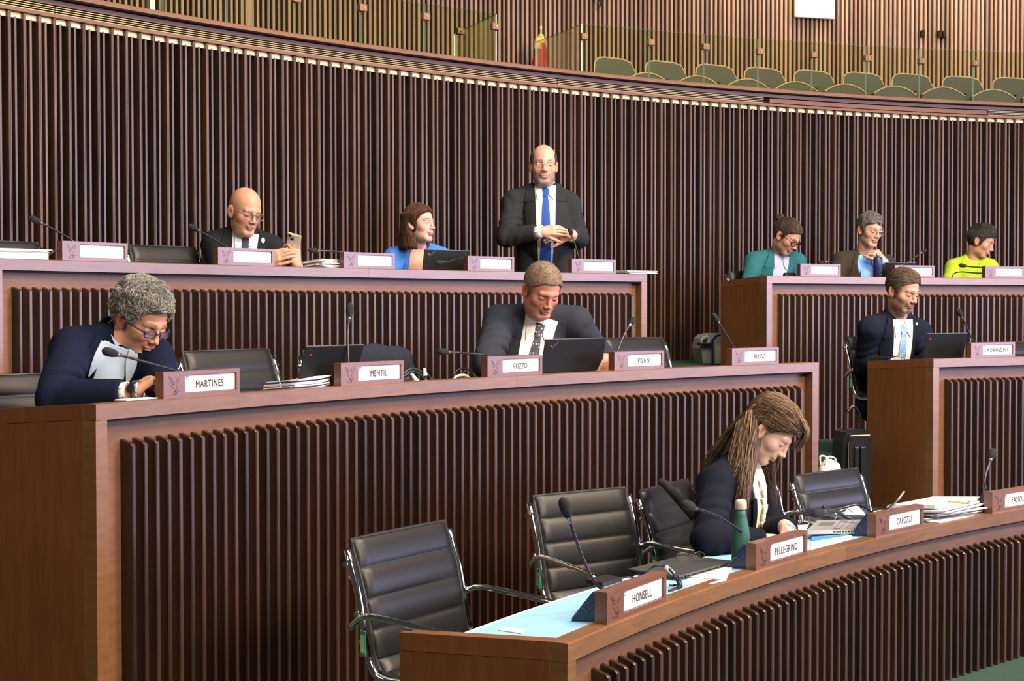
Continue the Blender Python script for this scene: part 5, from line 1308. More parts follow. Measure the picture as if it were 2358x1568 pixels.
        sf.op(lambda A_, B_, C_: C_-(F+.002)+0*A_+0*B_, [an[0]-.3, an[1]-.3, F-.02], [an[0]+.3, an[1]+.3, F+.002], .003, True)
        shoes.append(sf.surface())
    tv, tq = tf.surface(); put('trousers', mesh('trousers', tv, tq, o.get('trousers', o['cloth']), True), body, True)
    for v_, q_ in shoes: put('shoe', mesh('shoe', v_, q_, SHOE, True), body, True)
    # ---- shirt, lapels, tie
    u = k; vb = o.get('vdepth', .34)*u; vw = o.get('vwidth', .060)*u; sh = o.get('shirt')
    if sh is not None:
        front_patch(o.get('inner', 'shirt'), tor, T, [(.035*u, -vw*1.05, vw*1.05), (-.02*u, -vw, vw), (-vb*.5, -vw*.60, vw*.60), (-vb, -.004, .004)] if not o.get('open') else [(.035*u, -vw*1.05, vw*1.05), (-.02*u, -vw, vw), (-vb*.5, -vw*.9, vw*.9), (-vb*1.25, -vw*.62, vw*.62)], .0075, .014, sh, body, 13, 30)
    if o.get('lapel', True):
        lc = o.get('lapel_cloth', o['cloth']); e = .62 if not o.get('open') else .92
        for sx in (-1, 1):
            w1 = vw*1.0; end = .0 if not o.get('open') else vw*.6
            inn = lambda z: np.interp(-z, [-.035*u, .02*u, vb*.5, vb], [vw*1.02, vw*.95, vw*(.60 if not o.get('open') else .86), end])
            def rows(z0, z1, wf): return [(z, *sorted((sx*inn(z), sx*(inn(z)+wf(z))))) for z in np.linspace(z0, z1, 9)]
            lw = o.get('lapw', .075)*u
            front_patch('lapel', tor, T, rows(-.072*u, -vb, lambda z: np.interp(-z, [.072*u, .085*u, .12*u, vb], [lw*.80, lw*1.08, lw, .012*u])), .0125, .014, lc, body, 8, 24)
            if o.get('notch', True): front_patch('collar', tor, T, rows(.045*u, -.070*u, lambda z: np.interp(-z, [-.045*u, 0, .070*u], [.030*u, .050*u, lw*.92])), .0140, .016, lc, body, 8, 14)
        band('collar', N-Z*.012*u-Y*.016, Z*.9+nk*.5, Y, .074*u, .078*u, .050*u, .012, lc, body, 80, 280, .002, tilt=.012)
    if o.get('neckband', True) and sh is not None:
        sc_ = o.get('shirt_collar', sh)
        band('shirt_collar', N+nk*.004-Y*.004, nk+Z*.25, Y, .0605*s*o.get('nbk', 1), .0645*s*o.get('nbk', 1), .044*s, .004, sc_, body, 14, 346, .004, tilt=.014)
        for sx in (-1, 1):
            pts = [(.030*u, .012, .050), (.0, .010, .058), (-.03*u, .020, .056), (-.062*u, .047, .050)] if not o.get('opencollar') else [(.040*u, .034, .066), (.0, .036, .075), (-.04*u, .050, .075), (-.085*u, .066, .070)]
            front_patch('collar_point', tor, T, [(z, *sorted((sx*a*u, sx*b*u))) for z, a, b in pts], .0170, .011, sc_, body, 6, 10)
    if o.get('tie') is not None:
        front_patch('tie_knot', tor, T, [(.012*u, -.021*u, .021*u), (-.012*u, -.020*u, .020*u), (-.040*u, -.013*u, .013*u)], .0180, .016, o['tie'], body, 7, 8)
        sk = o.get('tieskew', 0.0)
        tl = o.get('tielen', vb*1.02)
        front_patch('tie', tor, T, [(-.038*u, -.013*u, .013*u), (-.10*u, -.021*u+sk*.3, .021*u+sk*.3), (-tl*.9, -.036*u+sk, .036*u+sk), (-tl, -.034*u+sk, .034*u+sk)]+([(-tl-.04*u, sk-.002, sk+.002)] if o.get('tietip') else []), .0145, .012, o['tie'], body, 8, 30)
    for h in hands:                                # shirt cuffs
        if h.get('cuff') is not None:
            w = J(h['at']); d = unit(w-(ER if h['arm'] == 'R' else EL)); band('cuff', w-d*.040*k, d, X if abs(d.dot(X)) < .8 else Y, .0335*k, .0335*k, h.get('cufflen', .030)*k, .004, h['cuff'], body, 0, 360, .001)
    ctx = dict(c=c, Rm=Rm, s=s, k=k, T=T, tor=tor, jf=jf, J=J, P=P, body=body, nk=nk, N=N)
    return ctx
SHOE = plain('black_shoe', (.015, .014, .013), .3)
def spectacles(ctx, col, shape='oval', w=.0235, h=.0165, r=.0017, lens=True, half=False, y=.1055, dz=-.003, tcol=None):
    c, Rm, s, b = ctx['c'], ctx['Rm'], ctx['s'], ctx['body']; Lw = lambda p: c+Rm@(np.array(p)*s)
    e = G(); n = 22; ex = {'oval': 2.0, 'rect': 4.0, 'round': 2.0, 'soft': 2.8}[shape]; lens_pts = []
    for sx in (-1, 1):
        P = []
        for i in range(n+1):
            t = 2*math.pi*i/n; ct, s_ = math.cos(t), math.sin(t); x = sx*.0325+w*math.copysign(abs(ct)**(2/ex), ct); z = dz+h*math.copysign(abs(s_)**(2/ex), s_)
            P.append((x, y-abs(x)*.16, z))
        if half: P_ = [p for p in P if p[2] >= dz-h*.15]; P_.sort(key=lambda p: p[0]); e.tube([Lw(p) for p in P_], r*s, 6)
        else: e.tube([Lw(p) for p in P], r*s, 6, caps=False)
        lens_pts.append(P[:-1])
    e.tube([Lw(p) for p in ((-.0325+w, y-.002, dz+h*.35), (0, y+.002, dz+h*.55), (.0325-w, y-.002, dz+h*.35))], r*s, 6)
    g = e.obj('glasses', col, b, True)
    for sx in (-1, 1):
        G().tube([Lw(p) for p in bez([(sx*(.0325+w), y-.010, dz+h*.45), (sx*.0745, .060, dz+h*.5), (sx*.0815, .005, .004), (sx*.0825, -.012, .000), (sx*.080, -.026, -.016)], 14)], r*1.05*s, 6).obj('temple', tcol or col, g, True)
    if lens:
        for P in lens_pts: G().add([Lw(p) for p in P], [tuple(range(len(P)))]).obj('lens', LENS, g, True)
    return g
def flowfn(a, b, cz=0):
    return lambda P: np.stack([P[:, 0]*a[0]+b[0], np.full(len(P), a[1])+P[:, 1]*b[1], np.full(len(P), a[2])+P[:, 2]*b[2]], 1)

# ---- the grey curly haired man, middle row
NAVY_S = cloth('navy_suit', (.006, .009, .027)); PALE_BLUE = cloth('pale_blue_shirt', (.50, .62, .78), .15, 200, .8, 0, .04)
ctx = person('person with curly grey hair and blue glasses in a navy jacket, writing', R2, L2, F2, dict(s=1.10, head=(326, 736, .40), rot=(54, 30, 3), N=(266, 792, .50), SR=(168, 800, .58), SL=(352, 822, .40), ER=(128, 912, .40), WR=(302, 904, .14),
    EL=(392, 912, .30), WL=(372, 892, .14), hip=(182, 985, .76), eye=.1, skin=(.64, .33, .21), brow=(.13, .10, .08), blush=.5, cloth=NAVY_S, shirt=PALE_BLUE, open=True, vwidth=.055, vdepth=.42, opencollar=True, beard=((.30, .22, .18), .22, False), fat=.004,
    hands=[dict(at='WR', dir=(.62, .35, .45), nrm=(-.55, -.35, .65), curl=(.75, .85, .9, .95), side=-1, arm='R', cuff=SHIRT_W, thumb=(.6, .8))]))
def curl_fn(X, Y, Z):
    w = .007*np.sin(48*X+3*np.sin(30*Z))*np.sin(44*Y+2)*np.sin(42*Z+1); sh = shell(X, Y, Z, .011+.006*sm(Z, .03, .10)+.010*sm(-Y, .03, .10))-w
    hl = np.interp(Y, [-.13, -.07, -.040, -.030, -.022, .012, .020, .030, .05, .072, .10, .14], [-.105, -.105, -.075, -.05, .020, .026, .004, .020, .058, .084, .098, .098])-Z
    return smax(sh, hl, .012)
hair_mesh(curl_fn, (-.125, -.155, -.13), (.125, .14, .17), .004, ctx['c'], ctx['Rm'], ctx['s'], ((.10, .096, .088), (.50, .48, .44)),
          dict(n=3000, steps=14, len=.080, r=.00095, curl=.0055, freq=.60, flow=lambda P: np.stack([P[:, 0]*5, .10+P[:, 1]*6, -.30+P[:, 2]*1.5], 1), mess=.34, lift=.005, off=.002), parent=ctx['body'], seed=4)
spectacles(ctx, plain('blue_frame', (.02, .025, .16), .25), 'rect', .0225, .0130, .0026)
d = unit(ctx['J']('WR')-ctx['J']('ER')); wp = ctx['J']('WR')+d*.012
wt_ = band('wrist_watch', wp, d, np.array([0, 0, 1.]), .040, .040, .026, .006, plain('steel_band', (.35, .34, .32), .25, .9), ctx['body'], 0, 360)
G().lathe([(.020, 0), (.021, .006), (.017, .010)], 16, M=Matrix.Translation(Vector(wp+d*.013+unit(np.array([-.35, -.75, .45]))*.038)) @ Vector(unit(np.array([-.35, -.75, .45]))).to_track_quat('Z', 'Y').to_matrix().to_4x4()).obj('watch_case', plain('watch_case', (.05, .05, .05), .2, .6), wt_, True)

# ---- the bald man with the phone, back row
BLACK_S = cloth('black_suit', (.013, .014, .016)); WHITE_BLUE = cloth('white_blue_shirt', (.60, .63, .72), .15, 200, .8, 0, .03)
TIE_D = cloth('dark_tie', (.035, .035, .06), .5, 120, .6)
bald = ((.24, .16, .10), lambda x, y, z: sm(-y, .010, .045)*sm(.085-z, 0, .035)*sm(z, -.08, -.05)*(.55+.45*sm(np.abs(x), .03, .06)), .75)
ctx = person('bald person with glasses in a black suit looking at a phone', R3, L3, F3, dict(s=1.15, head=(564, 487, .50), rot=(42, 17, 3), N=(561, 546, .58), SR=(497, 560, .66), SL=(624, 571, .50), ER=(520, 690, .50), WR=(612, 605, .22),
    EL=(668, 680, .42), WL=(682, 610, .18), eye=.12, skin=(.64, .33, .22), browd=.45, brow=(.25, .15, .10), beard=((.34, .25, .20), .42, True), scalp=bald, fat=.005, blush=.4, cloth=BLACK_S, shirt=WHITE_BLUE, tie=TIE_D, open=True, vwidth=.074, vdepth=.42, tielen=.42, girth=.01,
    hands=[dict(at='WR', dir=(.70, -.10, .42), nrm=(-.2, -.85, .45), curl=(.28, .30, .33, .36), side=1, arm='R', cuff=None, spread=.03, thumb=(.35, .3)), dict(at='WL', dir=(-.12, -.05, 1.0), nrm=(.75, -.55, .1), curl=(.62, .78, .85, .9), side=1, arm='L', cuff=SHIRT_W, spread=.04, thumb=(.5, .5))]))
spectacles(ctx, plain('grey_frame', (.10, .12, .15), .3), 'soft', .0245, .0185, .0018)
G().lathe([(.017, 0), (.017, .003)], 16, M=Matrix.Translation(Vector(at(606, 553, R3+.36))) @ Vector((.25, -.95, .2)).to_track_quat('Z', 'Y').to_matrix().to_4x4() @ Matrix.Diagonal((.62, 1, 1, 1))).obj('lapel_pin', WHITE_PL, ctx['body'], True)
q = at(676, 556, R3+.19); ph = empty('phone', q, 0, 'pale phone with two camera lenses held up by the bald man', 'phone')
M = Matrix.Translation(Vector(q)) @ Matrix.Rotation(math.radians(14), 4, 'Y') @ Matrix.Rotation(math.radians(30), 4, 'X') @ Matrix.Rotation(math.radians(-6), 4, 'Z')
G().bbox(-.040, .040, -.005, .005, -.085, .05, .004, M=M).obj('shell', plain('phone_white', (.62, .62, .60), .3), ph, True)
G().bbox(-.0425, .0425, -.0042, .0062, -.087, .052, .003, M=M).obj('phone_case', plain('phone_case', (.52, .45, .22), .4), ph, True)
o_ = G().bbox(-.036, .006, -.0075, -.0048, .012, .046, .002, M=M).obj('camera_plate', plain('camera_plate', (.42, .42, .40), .3), ph, True)
for x, z in ((-.024, .037), (-.008, .021)): G().lathe([(.0085, 0), (.0085, .002)], 14, M=M @ Matrix.Translation((x, -.0073, z)) @ Matrix.Rotation(math.pi/2, 4, 'X')).obj('lens', LAP_SCREEN, o_, True)

# ---- the woman in blue
COBALT = cloth('cobalt_blazer', (.045, .17, .58), .3, 300, .8, .1, .05); SKIN_V = plain('skin_v', (.50, .29, .22), .5, bump=.1)
ctx = person('person with a brown bob in a cobalt blue blazer looking to the right', R3, L3, F3, dict(s=1.04, k=.98, head=(966, 516, .46), rot=(60, -2, 2), N=(965, 578, .52), SR=(908, 594, .60), SL=(1016, 594, .44), ER=(890, 690, .5), WR=(950, 690, .25),
    EL=(1040, 690, .36), WL=(1010, 690, .2), eye=.55, fem=True, skin=(.62, .40, .33), lips=(.50, .20, .19), blush=.35, brow=(.10, .06, .045), iris=EYE_GREY, neck=-.006, cloth=COBALT, shirt=SKIN_V, inner='neckline', neckband=False, open=True, vwidth=.070, vdepth=.30, lapel=True, notch=False, lapw=.03, hands=[], look=(.1, 0)))
front_patch('black_top', ctx['tor'], ctx['T'], [(-.185, -.066, .066), (-.30, -.06, .06)], .0095, .006, BLACK, ctx['body'], 8, 8)
front_patch('necklace', ctx['tor'], ctx['T'], [(-.150, -.012, -.008), (-.172, .012, .016)], .0095, .003, plain('gold_chain', (.6, .42, .15), .3, .9), ctx['body'], 3, 8)
def bob(X, Y, Z):
    cap = smax(shell(X, Y, Z, .013), np.interp(Y, [-.02, .02, .05, .075, .1, .14], [-.3, .010, .052, .073, .082, .084])-Z, .010)
    zz = np.clip(-(Z-.02)/.15, 0, 1); hx = .080+.012*zz; inner = np.sqrt((X/(hx-.026))**2+((Y+.02)/(.070))**2)-1
    outer = np.sqrt((X/(hx+.012))**2+((Y+.030)/(.098+.008*zz))**2)-1
    cur = smax(smax(outer*.08, -inner*.06, .008), np.maximum(Z-.07, -.160-Z), .008)
    front = Y-np.interp(Z, [-.17, -.08, -.04, -.03, .03, .06], [.020, .012, -.022, -.026, -.026, .03]); front = np.where(X < 0, front-.012, front)
    return smin(cap, smax(cur, front, .012), .012)
hair_mesh(bob, (-.125, -.16, -.19), (.125, .13, .165), .0038, ctx['c'], ctx['Rm'], ctx['s'], ((.028, .012, .008), (.13, .055, .032)), dict(n=2600, steps=8, len=.10, r=.0012, flow=lambda P: np.stack([P[:, 0]*5*sm(P[:, 2], .02, .08)+.05*P[:, 0], -.5*sm(P[:, 2], .04, .09)+0*P[:, 1], -.9+0*P[:, 2]], 1), mess=.12), parent=ctx['body'], seed=9)

# ---- the standing man
CHAR_S = cloth('charcoal_suit', (.022, .024, .028), .4, 380); ROYAL = cloth('royal_blue_tie', (.022, .075, .36), .3, 400, .5)
sb = ((.10, .085, .075), lambda x, y, z: np.maximum(sm(-y, .0, .03)*sm(.085-z, 0, .03), sm(np.abs(x), .055, .068)*sm(z, .0, .01)*sm(.062-z, -.005, .02)*sm(.05-y, -.01, .02))*sm(z, -.08, -.05), .92)
ctx = person('standing person with glasses and grey beard, charcoal suit and bright blue tie', R3, L3, F3, dict(s=1.19, k=1.16, head=(1252, 381, .52), rot=(3, 4, 1), N=(1255, 441, .58), SR=(1184, 464, .69), SL=(1308, 468, .46), ER=(1166, 546, .58), WR=(1246, 533, .34),
    EL=(1334, 549, .40), WL=(1313, 541, .26), stand=True, eye=.46, look=(-.25, -.05), skin=(.70, .40, .29), beard=((.17, .15, .14), .80, True), scalp=sb, fat=.008, jaw=.004, neck=.004, girth=.035, cloth=CHAR_S, shirt=SHIRT_W, tie=ROYAL, open=True, vwidth=.068, vdepth=.50, tielen=.56, tietip=True, trousers=cloth('dark_trousers', (.02, .022, .026)),
    hands=[dict(at='WR', dir=(1, -.12, .10), nrm=(-.05, -.80, .55), curl=(.10, .16, .22, .26), side=1, arm='R', cuff=SHIRT_W, cufflen=.05, spread=.07, thumb=(.55, .2)), dict(at='WL', dir=(-1, -.10, .02), nrm=(.1, .75, .6), curl=(.22, .28, .32, .34), side=1, arm='L', cuff=SHIRT_W, spread=.06, thumb=(.6, .3))]))
spectacles(ctx, plain('silver_frame', (.55, .55, .55), .2, .9), 'rect', .0235, .0135, .0012)
front_patch('pocket_square', ctx['tor'], ctx['T'], [(-.150, -.150, -.090), (-.166, -.155, -.085)], .006, .006, plain('pale_blue_cloth', (.30, .62, .85), .7), ctx['body'], 6, 3)
hf = lambda X, Y, Z: smax(smax(shell(X, Y, Z, .0045), np.interp(Y, [-.13, -.08, -.04, -.02, -.01, .012, .02, .05], [-.085, -.08, -.045, -.04, .015, .02, .0, .06])-Z, .006), np.maximum(Z-.075+.35*(np.abs(X)-.06), (.058-np.abs(X))*sm(Y, -.06, -.02)-.02*(1-sm(Y, -.06, -.02))), .010)
hair_mesh(hf, (-.10, -.13, -.10), (.10, .08, .10), .0032, ctx['c'], ctx['Rm'], ctx['s'], ((.035, .030, .028), (.14, .125, .115)), dict(n=900, steps=3, len=.014, r=.0010, flow=lambda P: np.stack([0*P[:, 0], -.5+0*P[:, 0], -.8+0*P[:, 0]], 1), mess=.3), parent=ctx['body'], seed=3)

# ---- the grey-suited man with the polka-dot tie
GREY_S = cloth('slate_suit', (.026, .030, .041), .4, 380)
def dotted(name, base, dot, sc, sz=.22):
    m, nt, b = newmat(name); tc = nt.nodes.new('ShaderNodeTexCoord'); vo = nt.nodes.new('ShaderNodeTexVoronoi'); vo.inputs['Scale'].default_value = sc; vo.inputs['Randomness'].default_value = .12
    lt = nt.nodes.new('ShaderNodeMath'); lt.operation = 'LESS_THAN'; lt.inputs[1].default_value = sz; mx = nt.nodes.new('ShaderNodeMix'); mx.data_type = 'RGBA'; mx.inputs[6].default_value = (*base, 1); mx.inputs[7].default_value = (*dot, 1)
    nt.links.new(tc.outputs['Object'], vo.inputs['Vector']); nt.links.new(vo.outputs['Distance'], lt.inputs[0]); nt.links.new(lt.outputs[0], mx.inputs[0]); nt.links.new(mx.outputs[2], b.inputs['Base Color']); b.inputs['Roughness'].default_value = .6; return m
TIE_DOT = dotted('polka_tie', (.012, .013, .03), (.55, .55, .60), 62, .26)
crop = dict(n=4200, steps=3, len=.014, r=.00055, flow=lambda P: np.stack([P[:, 0]*2, .45+0*P[:, 1], .25-3*np.abs(P[:, 1])*0-.6*(P[:, 2] < .05)], 1), mess=.35, lift=.0006, off=.0003)
ctx = person('heavy person with cropped hair in a slate grey suit and polka-dot tie at a laptop', R2, L2, F2, dict(s=1.16, k=1.22, head=(1248, 668, .42), rot=(25, 31, 2), N=(1240, 738, .56), SR=(1152, 738, .69), SL=(1326, 742, .42), ER=(1122, 838, .46), WR=(1200, 868, .22),
    EL=(1376, 812, .42), WL=(1391, 836, .20), hipr=.72, eye=.12, skin=(.62, .27, .20), hand_tint=(1.1, 1.25, 1.3), blush=.8, brow=(.30, .20, .14), browd=.5, fat=.009, jaw=.006, neck=.008, girth=.05, cloth=GREY_S, shirt=SHIRT_W, tie=TIE_DOT, open=True, vwidth=.075, vdepth=.46, tielen=.50,
    hands=[dict(at='WL', dir=(-.35, -.25, -.55), nrm=(.5, -.6, .4), curl=(.35, .4, .45, .5), side=1, arm='L', cuff=SHIRT_W, cufflen=.03), dict(at='WR', dir=(.75, .45, .05), nrm=(0, 0, 1), curl=.4, side=1, arm='R', cuff=SHIRT_W)]))
hf = lambda X, Y, Z: smax(shell(X, Y, Z, .0085), np.interp(Y, [-.13, -.08, -.04, -.022, -.016, .006, .014, .024, .034, .052, .075, .12], [-.085, -.08, -.045, -.04, .012, .016, -.022, -.014, .035, .050, .072, .076])-Z, .006)
hair_mesh(hf, (-.105, -.135, -.11), (.105, .12, .15), .0032, ctx['c'], ctx['Rm'], ctx['s'], ((.15, .10, .068), (.30, .22, .16)), crop, parent=ctx['body'], seed=5)

# ---- the man in the teal jacket
TEAL = cloth('teal_jacket', (.020, .105, .125), .35, 320); LILAC = cloth('lilac_shirt', (.34, .36, .54), .15, 200, .8, 0, .04)
ctx = person('person with a hair bun and round dark glasses in a teal jacket, head bowed', R3, L3, F3, dict(s=1.12, k=1.06, head=(1812, 545, .44), rot=(45, 36, 4), N=(1792, 594, .56), SR=(1738, 602, .62), SL=(1834, 604, .50), ER=(1722, 668, .48), WR=(1790, 655, .22),
    EL=(1852, 668, .40), WL=(1822, 655, .22), eye=.1, skin=(.60, .32, .23), brow=(.05, .03, .02), beard=((.20, .13, .10), .4, True), cloth=TEAL, shirt=LILAC, open=True, vwidth=.060, vdepth=.40, opencollar=False, hands=[dict(at='WR', dir=(.8, -.35, .35), nrm=(-.2, -.3, 1), curl=.5, side=1, arm='R', cuff=LILAC)]))
slick = lambda P: np.stack([-P[:, 0]*3, -1.0+0*P[:, 1], .35-2.0*np.clip(P[:, 1], 0, 1)+0*P[:, 2]], 1)
def tied(X, Y, Z):
    cap = smax(shell(X, Y, Z, .0085+.002*np.sin(120*X+25*Z)), np.interp(Y, [-.13, -.08, -.04, -.022, -.016, .004, .012, .024, .040, .060, .085, .12], [-.08, -.075, -.045, -.03, .012, .018, -.014, .002, .042, .058, .074, .080])-Z, .008)
    bun = sd_ell(X, Y, Z, (0, -.128, .075), (.030, .028, .028)); tail = sd_ell(X, Y, Z, (.005, -.122, .025), (.024, .022, .04))
    return smin(smin(cap, bun, .012), tail, .012)
hair_mesh(tied, (-.105, -.17, -.11), (.105, .12, .15), .0034, ctx['c'], ctx['Rm'], ctx['s'], ((.018, .012, .009), (.11, .075, .055)), dict(n=2400, steps=6, len=.06, r=.0012, flow=slick, mess=.1), parent=ctx['body'], seed=6)
spectacles(ctx, plain('black_frame', (.012, .012, .014), .25), 'soft', .0245, .0205, .0030)

# ---- the man in the brown jacket
BROWN_J = cloth('brown_jacket', (.036, .028, .023), .5, 420, .9, .1, .2); SKY = cloth('sky_blue_shirt', (.20, .42, .86), .15, 200, .8, 0, .05)
ctx = person('person in a brown jacket and sky blue shirt resting the chin on a hand', R3, L3, F3, dict(s=1.13, k=1.06, head=(2003, 530, .46), rot=(24, 14, 4), N=(1988, 596, .56), SR=(1938, 602, .62), SL=(2040, 608, .52), ER=(1918, 668, .48), WR=(1975, 660, .24),
    EL=(2054, 650, .28), WL=(2033, 600, .34), eye=.12, skin=(.66, .38, .28), brow=(.06, .05, .045), beard=((.34, .25, .21), .3, True), cloth=BROWN_J, shirt=SKY, open=True, vwidth=.060, vdepth=.42, opencollar=True,
    hands=[dict(at='WL', dir=(-.60, .15, .66), nrm=(.35, -.80, .45), curl=(.95, 1.0, 1.0, 1.0), side=-1, arm='L', cuff=SKY, thumb=(.6, .9), s=1.14)]))
def wavy(X, Y, Z):
    w = .0016*np.sin(70*Y+30*Z+2*np.sin(40*X)); lift = .004*np.exp(-((Y-.06)/.05)**2)
    return smax(shell(X, Y, Z, .011+lift)-w, np.interp(Y, [-.13, -.08, -.04, -.022, -.016, .006, .014, .024, .036, .058, .085, .13], [-.095, -.09, -.05, -.035, .012, .016, -.020, -.006, .040, .052, .064, .068])-Z+.008*np.sin(90*X)*sm(Y, .06, .09), .007)
hair_mesh(wavy, (-.105, -.14, -.12), (.105, .13, .16), .0034, ctx['c'], ctx['Rm'], ctx['s'], ((.028, .026, .025), (.26, .25, .24)), dict(n=2300, steps=6, len=.055, r=.0010, flow=lambda P: np.stack([-.9+0*P[:, 0], -.35+0*P[:, 1], -.2-.6*(P[:, 2] < .05)], 1), mess=.10), parent=ctx['body'], seed=8)
spectacles(ctx, plain('thin_steel', (.45, .45, .47), .2, .9), 'rect', .0225, .0120, .0011)

# ---- the woman in lime green
LIME = cloth('lime_blazer', (.31, .46, .03), .3, 300, .8, .1, .05)
ctx = person('person with short dark hair in a bright lime green blazer, looking down', R3, L3, F3, dict(s=1.10, k=.98, head=(2259, 556, .46), rot=(60, 25, 2), N=(2240, 604, .54), SR=(2198, 616, .62), SL=(2278, 616, .46), ER=(2178, 680, .46), WR=(2235, 668, .22),
    EL=(2298, 680, .36), WL=(2270, 668, .2), eye=.1, fem=True, skin=(.55, .29, .20), lips=(.46, .17, .15), brow=(.04, .03, .025), neck=-.005, cloth=LIME, shirt=LIME, inner='blouse', neckband=False, open=True, vwidth=.050, vdepth=.34, notch=True, lapw=.060, hands=[]))
band('red_necklace', ctx['N']+ctx['nk']*.006, ctx['nk']+ctx['T'][3]*.3, ctx['T'][2], .058, .064, .006, .004, plain('red_beads', (.35, .05, .03), .4), ctx['body'], 0, 360, tilt=.02)
def crop_fn(X, Y, Z):
    w = .003*np.sin(60*X+30*Y)*np.sin(55*Z)
    return smax(shell(X, Y, Z, .013+.008*np.exp(-((Y-.05)/.06)**2)*sm(Z, .06, .11))-w, np.interp(Y, [-.13, -.08, -.04, -.024, -.018, .008, .014, .026, .040, .060, .085, .14], [-.085, -.08, -.045, -.03, .020, .024, -.020, .000, .042, .058, .070, .072])-Z, .009)
hair_mesh(crop_fn, (-.115, -.15, -.11), (.115, .15, .175), .0036, ctx['c'], ctx['Rm'], ctx['s'], ((.016, .013, .012), (.085, .078, .072)), dict(n=2600, steps=5, len=.042, r=.0010, flow=lambda P: np.stack([P[:, 0]*5, .6+0*P[:, 1], -.25-.6*(P[:, 2] < .06)], 1), mess=.22, lift=.003, rise=1.0), parent=ctx['body'], seed=10)

# ---- the bearded man right of the aisle
MID_S = cloth('midnight_suit', (.007, .010, .022), .4, 380); TIE_B = dotted('dotted_blue_tie', (.14, .30, .52), (.62, .72, .80), 75, .34)
ctx = person('person with a dark beard, navy suit and pale dotted tie, right of the aisle', R2, L2, F2, dict(s=1.17, k=1.14, head=(2079, 671, .56), rot=(33, 19, 2), N=(2066, 741, .66), SR=(2006, 756, .70), SL=(2116, 764, .60), ER=(1990, 845, .82), WR=(2066, 838, .36),
    EL=(2150, 840, .46), WL=(2110, 838, .30), hip=(2034, 925, .84), eye=.14, skin=(.60, .33, .24), brow=(.07, .045, .03), beard=((.10, .065, .05), .80, True), goatee=.92, cloth=MID_S, shirt=SHIRT_W, tie=TIE_B, open=True, vwidth=.066, vdepth=.50, tielen=.55, tieskew=.008,
    hands=[dict(at='WR', dir=(.9, -.35, -.02), nrm=(-.1, -.1, 1), curl=(.35, .4, .45, .5), side=1, arm='R', cuff=SHIRT_W)]))
hf = lambda X, Y, Z: smax(shell(X, Y, Z, .0105+.006*np.exp(-((Y-.04)/.05)**2)*sm(Z, .06, .1)+.0016*np.sin(110*X)), np.interp(Y, [-.13, -.08, -.04, -.022, -.016, .006, .014, .026, .040, .060, .085, .12], [-.085, -.08, -.045, -.04, .012, .016, -.022, -.010, .046, .056, .080, .088])-Z, .007)
hair_mesh(hf, (-.105, -.14, -.11), (.105, .12, .16), .0034, ctx['c'], ctx['Rm'], ctx['s'], ((.040, .025, .016), (.21, .15, .105)), dict(n=2200, steps=6, len=.05, r=.0012, flow=lambda P: np.stack([.35+P[:, 0]*2, -.9+0*P[:, 1], -.1-.6*(P[:, 2] < .05)], 1), mess=.15), parent=ctx['body'], seed=12)
G().box(-.009, .009, -.002, .002, -.009, .009, M=Matrix.Translation(Vector(at(2111, 746, R2+.475))) @ Matrix.Rotation(.6, 4, 'Z')).obj('lapel_pin', WHITE_PL, ctx['body'], True)

# ---- the long haired woman, front bench
INK_J = cloth('ink_blazer', (.006, .0075, .015), .3, 320); IVORY = cloth('ivory_blouse', (.80, .74, .60), .2, 120, .7, .1, .03)
ctx = person('person with long light brown hair in a dark blazer and ivory blouse, writing', R1, L1, F1, dict(s=1.08, k=1.04, head=(1769, 993, .46), rot=(66, 42, 6), N=(1704, 1080, .57), SR=(1651, 1114, .52), SL=(1742, 1108, .63), ER=(1630, 1240, .42), WR=(1776, 1248, .24),
    EL=(1782, 1222, .50), WL=(1812, 1218, .24), hip=(1650, 1330, .74), eye=.1, fem=True, skin=(.80, .50, .40), lips=(.55, .20, .18), blush=.6, brow=(.28, .17, .10), browd=.5, neck=-.006, cloth=INK_J, shirt=IVORY, inner='blouse', neckband=False, open=True, vwidth=.060, vdepth=.40, lapel=True, notch=False, lapw=.03,
    hands=[dict(at='WL', dir=(.2, -.55, -.25), nrm=(.3, .1, .95), curl=(.45, .5, .55, .6), side=1, arm='L', cuff=None), dict(at='WR', dir=(.9, .1, .05), nrm=(0, 0, 1), curl=.35, side=1, arm='R', cuff=None, s=.98)]))
for i in range(6):
    z = -.01-.036*i; front_patch('ruffle', ctx['tor'], ctx['T'], [(z, -.012-.006*(i % 2), .016+.006*(i % 3)), (z-.030, -.020+.008*(i % 2), .022-.006*(i % 3))], .019+.005*(i % 2), .006, IVORY, ctx['body'], 6, 5)
p_ = at(1738, 1008, R1+.40); er = ctx['c']+ctx['Rm']@(np.array([.0815, -.004, -.044])*ctx['s']); G().lathe([(.001, -.006), (.0052, -.003), (.0052, .003), (.001, .006)], 10, M=Matrix.Translation(Vector(er))).obj('earring', plain('pearl', (.75, .72, .68), .2), ctx['body'], True, True)
def longcap(X, Y, Z):
    return smax(shell(X, Y, Z, .014+.012*np.exp(-((Z-.12)/.05)**2)+.002*np.sin(80*Y+30*X)), np.interp(Y, [-.045, -.034, .010, .016, .030, .055, .085, .14], [-.20, .018, .026, .010, .030, .050, .066, .070])-Z, .009)
CA, CB = (.045, .024, .014), (.30, .19, .115)
hair_mesh(longcap, (-.115, -.15, -.11), (.115, .15, .18), .0036, ctx['c'], ctx['Rm'], ctx['s'], (CA, CB), dict(n=2600, steps=7, len=.09, r=.0012, flow=lambda P: np.stack([P[:, 0]*2, -1.0+0*P[:, 1], -.15-.8*np.clip(-P[:, 1]*8, 0, 1)], 1), mess=.12, lift=.003), parent=ctx['body'], seed=14)
